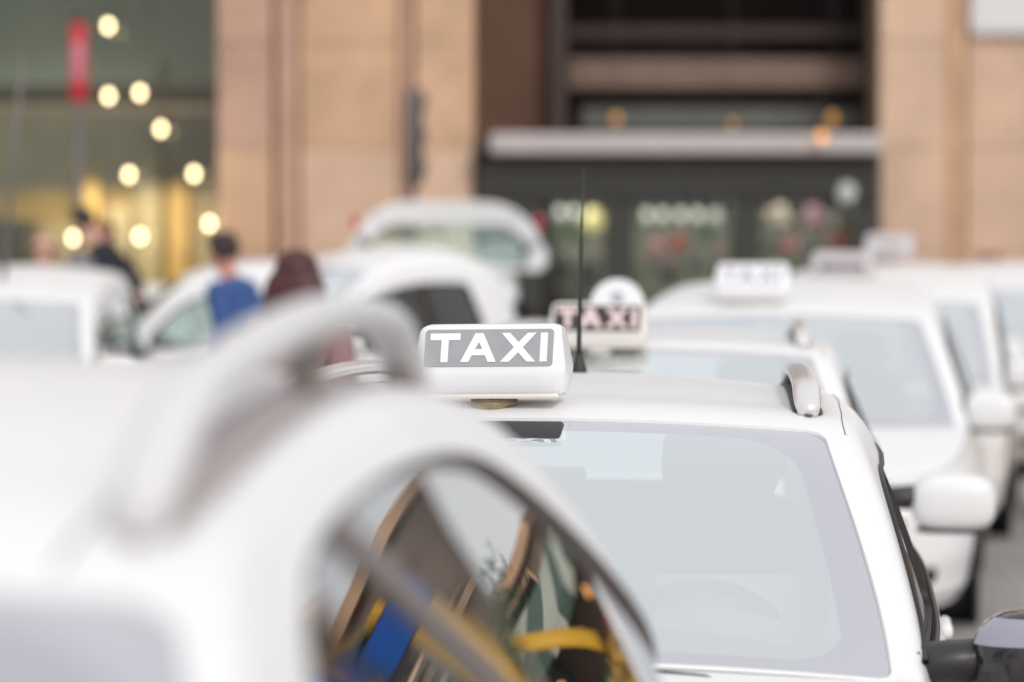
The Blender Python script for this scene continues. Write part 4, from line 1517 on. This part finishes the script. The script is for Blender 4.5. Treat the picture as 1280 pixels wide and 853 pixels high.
LB9 = [(137, 34, 'highest lit bulb in the shop window, beside the red sign'),
       (137, 121, 'left one of the two lit bulbs hanging side by side at mid height'),
       (176, 117, 'right one of the two lit bulbs hanging side by side at mid height'),
       (202, 162, 'lit bulb alone just below the side-by-side pair'),
       (162, 219, 'lit bulb above the golden wood, nearer the red sign post'),
       (243, 218, 'lit bulb level with it but nearer the pink pillar'),
       (262, 280, 'lit bulb closest to the pink pillar, above the man in blue'),
       (175, 296, 'low lit bulb just over the stooping figure in black'),
       (92, 298, 'lowest lit bulb, between the bald head and the red sign post')]
for x, y, lb in LB9:
    d = 37.55
    hang('hanging_bulb', lb, 'light bulb', (x - 640) / 3400 * d, d, 1.8 - (y - 316) / 3400 * d, .05, 'bulb', 7.5, 'lit bulbs hanging in the shop window')
for x, y, lb, m, rr in ((770, 150, 'dim amber bulb in the dark entrance, above the second shop bay', 'amber_dim', .075),
                     (915, 156, 'reddish dim bulb in the middle of the dark entrance', 'amber_dim', .055),
                     (1040, 150, 'upper amber bulb near the right end of the dark entrance', 'amber_dim', .09),
                     (1026, 172, 'bright orange bulb low over the canopy near its right end', 'amber', .07)):
    d = 39.05 if y < 165 else 37.0
    if d > 38:
        hang('hanging_bulb', lb, 'light bulb', (x - 640) / 3400 * d, d, 1.8 - (y - 316) / 3400 * d, rr, m, 7.6, 'amber bulbs in the entrance')
    else:
        hang('hanging_bulb', lb, 'light bulb', (x - 640) / 3400 * d, d, 1.8 - (y - 316) / 3400 * d, rr, m, 3.9, 'amber bulbs in the entrance')
# wall globe on the fascia
t = thing('globe_lamp', 'pale grey globe lamp on the dark fascia beside the right pillar', 'lamp', ((1058 - 640) / 3400 * 37.2, 37.2, 1.8 - (241 - 316) / 3400 * 37.2))
bm = bmesh.new(); superell(bm, (0, 0, 0), (.13, .13, .13), 2, 20, 14); from_bm('globe', bm, M['grey_lamp'], t)
bm = bmesh.new(); tube(bm, [(0, .1, -.02), (0, .24, -.06)], .03, 8); from_bm('bracket', bm, M['iron'], t)

# lamps and goods in the three shop bays
def at(x, y, d): return Vector(((x - 640) / 3400 * d, d, 1.8 - (y - 316) / 3400 * d))
def globe(x, y, r, m, label, group):
    p = at(x, y, 38.3)
    hang('shop_lamp', label, 'shop lamp', p.x, p.y, p.z, r, m, fz(252), group)
for i, x in enumerate((808, 828, 851, 872)):
    globe(x, 270, .07, 'white_lamp', ['leftmost round white lamp in the middle shop bay', 'second round white lamp from the left in the middle bay', 'third round white lamp from the left in the middle bay', 'round white lamp beside the dim one in the middle bay'][i], 'round lamps in the shop bays')
globe(895, 272, .09, 'grey_lamp', 'dim grey lamp at the right end of the middle bay', 'round lamps in the shop bays')
globe(741, 277, .16, 'yellow_lamp', 'big yellow lamp behind the thin aerial', 'round lamps in the shop bays')
globe(700, 268, .08, 'grey_lamp', 'faint lamp beside the raised tailgate', 'round lamps in the shop bays')
globe(718, 268, .08, 'grey_lamp', 'faint lamp left of the big yellow lamp', 'round lamps in the shop bays')

def bunch(x, y, r, m, label, leafm='leaf', d=38.25, flat=1.0):
    """a bucket of flowers: many small petals on stems"""
    p = at(x, y, d)
    t = thing('flower_bunch', label, 'flowers', (p.x, p.y, p.z - r * flat), 0, 'flower bunches in the shop bays')
    bm = bmesh.new()
    for k in range(46):
        a, b, q = random.uniform(0, 2 * PI), random.uniform(-1, 1), r * random.uniform(.55, 1) ** .5
        c = Vector((math.sqrt(1 - b * b) * math.cos(a) * q, math.sqrt(1 - b * b) * math.sin(a) * q * .7, r * flat + b * q * flat))
        superell(bm, c, (r * .24, r * .24, r * .2), 2, 6, 4)
    from_bm('blooms', bm, M[m], t)
    bm = bmesh.new()
    for k in range(14):
        a = random.uniform(0, 2 * PI)
        tube(bm, [(0, 0, -r * .5), (math.cos(a) * r * .9, math.sin(a) * r * .6, random.uniform(0, r))], [.006, r * .1], 5)
    from_bm('leaves', bm, M[leafm], t)
    bm = bmesh.new()
    lathe(bm, [(r * .5, -r * 1.1), (r * .62, -r * .1), (r * .56, -r * .1)], 14)
    from_bm('bucket', bm, M['greyish'], t)
for a in ((845, 305, .13, 'redf', 'orange red flowers in the middle bay'), (818, 312, .13, 'pinkf', 'pink flowers left of the orange red ones'),
          (880, 292, .12, 'leaf', 'green foliage bunch under the dim grey lamp'), (868, 322, .12, 'greyish', 'grey dried bunch low in the middle bay'),
          (835, 335, .12, 'mauve', 'mauve bunch at the bottom of the middle bay'), (900, 318, .09, 'pinkf', 'small pink bunch at the right of the middle bay'),
          (972, 272, .17, 'creamf', 'large cream flowers at the upper left of the right bay'), (985, 308, .15, 'pinkf', 'pink bunch under the large cream flowers'),
          (1015, 272, .15, 'mauve', 'mauve flowers in the middle of the right bay'), (1045, 275, .1, 'greyish', 'grey bunch at the upper right of the right bay'),
          (1046, 302, .14, 'redf', 'bright red flowers over the fourth taxi sign'), (1012, 306, .13, 'greyish', 'grey bunch between pink and red flowers'),
          (958, 310, .09, 'leaf_dark', 'dark leaves at the left edge of the right bay'),
          (700, 294, .13, 'leaf', 'green foliage right of the raised tailgate'), (722, 296, .11, 'leaf', 'green foliage left of the aerial'),
          (716, 315, .12, 'creamf', 'cream bunch low in the left bay'), (742, 318, .1, 'creamf', 'cream bunch right of the aerial'),
          (700, 338, .15, 'teal', 'teal bunch at the bottom of the left bay'), (735, 340, .14, 'teal', 'teal bunch beside the left bay column')):
    bunch(*a)

# ------------------------------------------------------------------ street furniture
p = at(100, 0, 34)
t = thing('red_sign', 'tall narrow red sign with a pink middle on a slim post', 'sign', (p.x, 34, GZ))
z1, z0 = at(0, 30, 34).z - GZ, at(0, 128, 34).z - GZ
bm = bmesh.new(); box(bm, (0, 0, (z0 + z1) / 2), (.2, .07, z1 - z0), bev=.03); pan = from_bm('panel', bm, M['red'], t)
bm = bmesh.new(); box(bm, (0, -.04, (z0 + z1) / 2), (.13, .012, (z1 - z0) * .5), bev=.004); from_bm('face', bm, M['pink'], pan)
bm = bmesh.new(); box(bm, (0, 0, z1 + .06), (.16, .07, .1), bev=.03); from_bm('cap', bm, M['dark_plastic'], t)
bm = bmesh.new(); tube(bm, [(0, 0, 0), (0, 0, z0)], .045, 10); lathe(bm, [(.12, 0), (.11, .04), (.05, .08)], 16); from_bm('post', bm, M['grey_post'], t)

p = at(518, 0, 34)
t = thing('traffic_signal', 'dark traffic signal seen from its side against the tan pillar', 'traffic signal', (p.x, 34, GZ))
z1, z0 = at(0, 112, 34).z - GZ, at(0, 232, 34).z - GZ
bm = bmesh.new(); box(bm, (0, 0, (z0 + z1) / 2), (.21, .3, z1 - z0), bev=.03); hs_ = from_bm('housing', bm, M['signal'], t)
hgt = (z1 - z0) / 3
for k in range(3):
    zc = z0 + hgt * (k + .5)
    bm = bmesh.new()
    lathe(bm, [(.105, 0), (.105, .012), (.03, .03)], 18, Matrix.Translation((.105, 0, zc)) @ Matrix.Rotation(R(90), 4, 'Y'))
    from_bm('lens', bm, M['dark_plastic'], hs_)
    bm = bmesh.new()
    pts = [(.1, .12 * math.cos(a), zc + .12 * math.sin(a)) for a in np.linspace(R(-10), R(190), 14)]
    vs = [[bm.verts.new((q[0] + dx * (1 if dx < .1 else (.75 + .25 * max(0, (q[2] - zc) / .12))), q[1], q[2])) for dx in (0, .06)] for q in pts]
    for a, b in zip(vs, vs[1:]): bm.faces.new((a[0], a[1], b[1], b[0]))
    bmesh.ops.solidify(bm, geom=bm.faces[:], thickness=.004)
    from_bm('visor', bm, M['greyish'], hs_)
bm = bmesh.new(); tube(bm, [(-.02, 0, 0), (-.02, 0, z0)], .05, 10); lathe(bm, [(.14, 0), (.13, .05), (.06, .1)], 16); from_bm('post', bm, M['grey_post'], t)

t = thing('wall_board', 'plain white board high on the tan wall at the right', 'board', (fx(1215) + .8, 37.93, 5.3))
bm = bmesh.new(); box(bm, (0, 0, 0), (1.6, .05, .84), bev=.008); from_bm('face', bm, M['white_board'], t, smooth=False)
bm = bmesh.new()
for sx in (-.83, .83): box(bm, (sx, -.003, 0), (.05, .07, .9), bev=.006)
for sz in (-.445, .445): box(bm, (0, -.003, sz), (1.6, .07, .04), bev=.006)
from_bm('frame', bm, M['white_board'], t, smooth=False)

# ------------------------------------------------------------------ the side of the square to the right (seen in the near car's window)
def tree(label, x, y, h, r, seed):
    rnd = random.Random(seed)
    t = thing('street_tree', label, 'tree', (x, y, GZ), 0, 'trees on the right of the square')
    bm = bmesh.new()
    tube(bm, [(0, 0, 0), (.05, .02, h * .3), (-.04, .05, h * .55), (.03, 0, h * .85)], [.16, .13, .09, .03], 9)
    tips = []
    for k in range(11):
        a = rnd.uniform(0, 2 * PI); z = h * rnd.uniform(.38, .7)
        e = Vector((math.cos(a) * r * rnd.uniform(.5, .9), math.sin(a) * r * rnd.uniform(.5, .9), z + h * rnd.uniform(.08, .25)))
        tube(bm, [(0, 0, z), e * .5 + Vector((0, 0, z * .5)), e], [.055, .04, .012], 6)
        tips.append(e)
    from_bm('trunk', bm, M['trunk'], t)
    V, F = [], []
    cl = [e + Vector((rnd.gauss(0, .3), rnd.gauss(0, .3), rnd.gauss(.2, .3))) for e in tips for _ in range(5)]
    for c in cl:
        for _ in range(70):
            p = c + Vector((rnd.gauss(0, .28), rnd.gauss(0, .28), rnd.gauss(0, .22))) * (r / 1.8)
            u = Vector((rnd.gauss(0, 1), rnd.gauss(0, 1), rnd.gauss(0, 1))).normalized()
            w = u.cross(Vector((rnd.gauss(0, 1), rnd.gauss(0, 1), rnd.gauss(0, 1)))).normalized()
            L = rnd.uniform(.05, .1)
            k = len(V)
            V += [p - u * L, p + w * L * .5, p + u * L, p - w * L * .5]
            F.append((k, k + 1, k + 2, k + 3))
    o = from_data('crown', V, F, M['leaf'], t, smooth=False)
    return t

# the block across the side street, lower than the station and set back
blk = thing('street_block', 'long shuttered building across the side street on the right', 'building', (18, 44, 0))
def bpart(name, x0, x1, y0, y1, z0, z1, m, parent=None, bev=0.0):
    bm = bmesh.new()
    box(bm, ((x0 + x1) / 2 - 18, (y0 + y1) / 2 - 44, (z0 + z1) / 2), (x1 - x0, y1 - y0, z1 - z0), bev=bev)
    return from_bm(name, bm, M[m], parent or blk, smooth=False)
bpart('wall', 12.5, 34, 44, 52, 0, 4.4, 'beam_brown')
bpart('cornice', 12.3, 34.2, 43.7, 52, 4.404, 4.7, 'stone')
bpart('awning', 13, 24, 41.6, 43.95, 2.9, 3.05, 'shop_green', bev=.03)
for i in range(7):
    x = 13.6 + i * 2.9
    f = bpart('window', x, x + 1.7, 43.93, 44.05, 3.2, 4.2, 'stone', bev=.02)
    bpart('pane', x + .12, x + 1.58, 43.90, 43.92, 3.28, 4.12, 'trim', parent=f)
    bpart('shop_front', x - .3, x + 2.0, 43.9, 44.05, .2, 2.8, 'iron_green', bev=.03)
for i, (x, y, h) in enumerate(((12.5, 33.5, 4.6), (17.0, 34.5, 5.6), (20.5, 31, 6.2))):
    tree(('slim tree by the corner of the station', 'tallest tree of the side street', 'tree farthest along the side street')[i], x, y, h, 2.0, i + 3)
for bx, by, lab, arm in ((6.5, 17.1, 'yellow boom barrier with its arm raised upright', [(0, -.22, .9), (.05, -.25, 2.4), (.25, -.1, 4.5)]),
                         (5.1, 19.0, 'yellow boom barrier with its arm half raised', [(-.05, -.22, .95), (.1, -.24, 1.45), (1.1, -.3, 2.5)])):
    t = thing('boom_barrier', lab, 'barrier', (bx, by, 0), 0, 'yellow boom barriers')
    bm = bmesh.new(); box(bm, (0, 0, .55), (.34, .34, 1.1), bev=.03); from_bm('cabinet', bm, M['yellow'], t)
    bm = bmesh.new(); tube(bm, arm, [.09, .1, .08], 8); from_bm('arm', bm, M['yellow'], t)
    bm = bmesh.new(); lathe(bm, [(.1, -.2), (.1, .05)], 14, Matrix.Translation((0, -.17, .95)) @ Matrix.Rotation(R(90), 4, 'X')); from_bm('pivot', bm, M['dark_plastic'], t)
t = thing('grit_bin', 'low yellow bin by the end of the rank', 'bin', (3.95, 18.1, 0), R(10))
bm = bmesh.new(); box(bm, (0, 0, .45), (.7, .45, .8), bev=.05); from_bm('tub', bm, M['yellow'], t)
bm = bmesh.new(); box(bm, (0, 0, .91), (.76, .5, .11), bev=.04); from_bm('lid', bm, M['yellow'], t)
for i, (x, y) in enumerate(((3.3, 15.2), (3.55, 15.9))):
    t = thing('bollard', ('red banded bollard nearer the rank', 'red banded bollard nearer the yellow bin')[i], 'bollard', (x, y, 0), 0, 'red banded bollards')
    bm = bmesh.new(); lathe(bm, [(.09, 0), (.08, .95), (.05, 1.03), (.01, 1.05)], 14); from_bm('post', bm, M['white_board'], t)
    for z in (.5, .85):
        bm = bmesh.new(); lathe(bm, [(.094, z), (.092, z + .1)], 14); from_bm('band', bm, M['red'], t)
t = thing('parking_sign', 'blue square sign with a dark edge on a tall post', 'sign', (5.54, 14.27, 0), R(-25))
bm = bmesh.new(); tube(bm, [(0, 0, 0), (0, 0, 3.84)], .035, 8); from_bm('post', bm, M['grey_post'], t)
bm = bmesh.new(); prism(bm, rrect(-.19, .19, 3.48, 3.86, .05), [], Vector((0, -.045, 0)), Vector((1, 0, 0)), Vector((0, 0, 1)), Vector((0, -1, 0)), .014); from_bm('edge', bm, M['dark_plastic'], t, smooth=False)
bm = bmesh.new(); prism(bm, rrect(-.17, .17, 3.5, 3.84, .04), [], Vector((0, -.0605, 0)), Vector((1, 0, 0)), Vector((0, 0, 1)), Vector((0, -1, 0)), .004); from_bm('plate', bm, M['blue'], t, smooth=False)
STALL = ('market stall with a green awning nearest the taxi rank', 'middle market stall with a cream awning', 'market stall with a green awning under the tallest tree')
for i, x in enumerate((7.6, 10.9, 14.2)):
    t = thing('market_stall', STALL[i], 'stall', (x, 26.5, 0), 0, 'market stalls on the right of the square')
    for sx in (-1.5, 1.5):
        for sy in (-1, 1):
            bm = bmesh.new(); box(bm, (sx, sy, 1.2), (.07, .07, 2.4 + .3 * sy)); from_bm('post', bm, M['shop_dark'], t)
    for k in range(6):
        V, F = [], []
        x0 = -1.7 + k * 3.4 / 6
        for yy, zz in ((1.2, 2.9), (-1.3, 2.3), (-1.32, 2.08)):
            V += [(x0, yy, zz), (x0 + 3.4 / 6 - .004, yy, zz - (.03 if zz < 2.2 and k % 2 else 0))]
        F = [(0, 1, 3, 2), (2, 3, 5, 4)]
        o = from_data('awning_strip', V, F, M[('leaf_dark', 'shop_green')[k % 2] if i != 1 else ('creamf', 'beam_brown')[k % 2]], t, smooth=False)
    bm = bmesh.new(); box(bm, (0, -.7, .45), (3.0, .8, .9), bev=.02); from_bm('counter', bm, M['beam_brown'], t)
    bm = bmesh.new(); box(bm, (0, 1.02, 1.3), (3.0, .05, 2.4)); from_bm('back_sheet', bm, M['beam_brown'], t)
    for k in range(4):
        bm = bmesh.new(); box(bm, (-1.1 + k * .73, -.72, 1.0), (.6, .5, .18), bev=.01); from_bm('tray', bm, M['shop_wood'], t)
        bm = bmesh.new()
        for q in range(18):
            superell(bm, (-1.1 + k * .73 + random.uniform(-.24, .24), -.72 + random.uniform(-.2, .2), 1.12 + random.uniform(0, .05)), (.06, .06, .055), 2, 7, 5)
        pr = from_bm('produce', bm, M[('redf', 'yellow', 'leaf', 'pinkf')[(k + i) % 4]], t)
        pr['kind'] = 'stuff'
    for k in range(3):
        hang('stall_lantern', ('left', 'middle', 'right')[k] + ' orange lantern under the awning of the ' + ('nearest', 'middle', 'last')[i] + ' market stall', 'lantern', x - 1 + k, 25.5, 1.75, .1, 'amber', 2.4, 'orange lanterns on the market stalls')

bpart('tall_wall', 18.6, 33.9, 44.4, 51.9, 4.704, 10.6, 'beam_brown')
bpart('tall_cornice', 18.4, 34.1, 44.1, 52, 10.604, 11.0, 'stone')
bpart('floor_band', 18.55, 34.0, 44.25, 44.39, 7.5, 7.75, 'stone')
for i in range(5):
    x = 19.3 + i * 2.9
    for k, (za, zb_) in enumerate(((5.2, 7.1), (8.1, 10.0))):
        f = bpart('window', x, x + 1.7, 44.32, 44.5, za, zb_, 'stone_pale', bev=.02)
        bpart('pane', x + .12, x + 1.58, 44.29, 44.31, za + .1, zb_ - .1, 'trim', parent=f)
        bpart('blind', x - .1, x + 1.8, 43.7, 44.28, zb_ - .12, zb_ + .05, 'leaf_dark' if k else 'shop_green', parent=f, bev=.02)
for i in range(5):
    x = 19.0 + i * 2.9
    bpart('balcony_slab', x, x + 2.3, 43.4, 44.38, 7.9, 8.0, 'stone_pale')
    rl_ = bpart('balcony_rail', x, x + 2.3, 43.4, 43.45, 8.8, 8.86, 'iron')
    for k in range(9):
        bpart('baluster', x + .1 + k * .26, x + .13 + k * .26, 43.41, 43.44, 8.0, 8.8, 'iron', parent=rl_)
    bpart('shop_sign', x + .1, x + 2.1, 44.2, 44.38, 4.75 + .1, 5.1, ('creamf', 'redf', 'shop_wood', 'teal', 'yellow')[i], bev=.02)
# lamps of the lit shops (their bulbs hang in view)
def lamp(name, x, y, z, w, h, power, col):
    l = bpy.data.lights.new(name, 'AREA')
    l.shape = 'RECTANGLE'; l.size = w; l.size_y = h; l.energy = power; l.color = col
    o = bpy.data.objects.new(name, l)
    COL.objects.link(o)
    o.location = (x, y, z)
    return o
for a, b in ((.42, 1.28), (1.68, 3.04), (3.42, 4.70)):
    lamp('shop_light', (a + b) / 2, 38.1, 2.5, b - a, .7, 15, (1, .93, .84))
lamp('shop_light', -5.6, 40.2, 2.9, 2.4, .8, 150, (1, .8, .5))
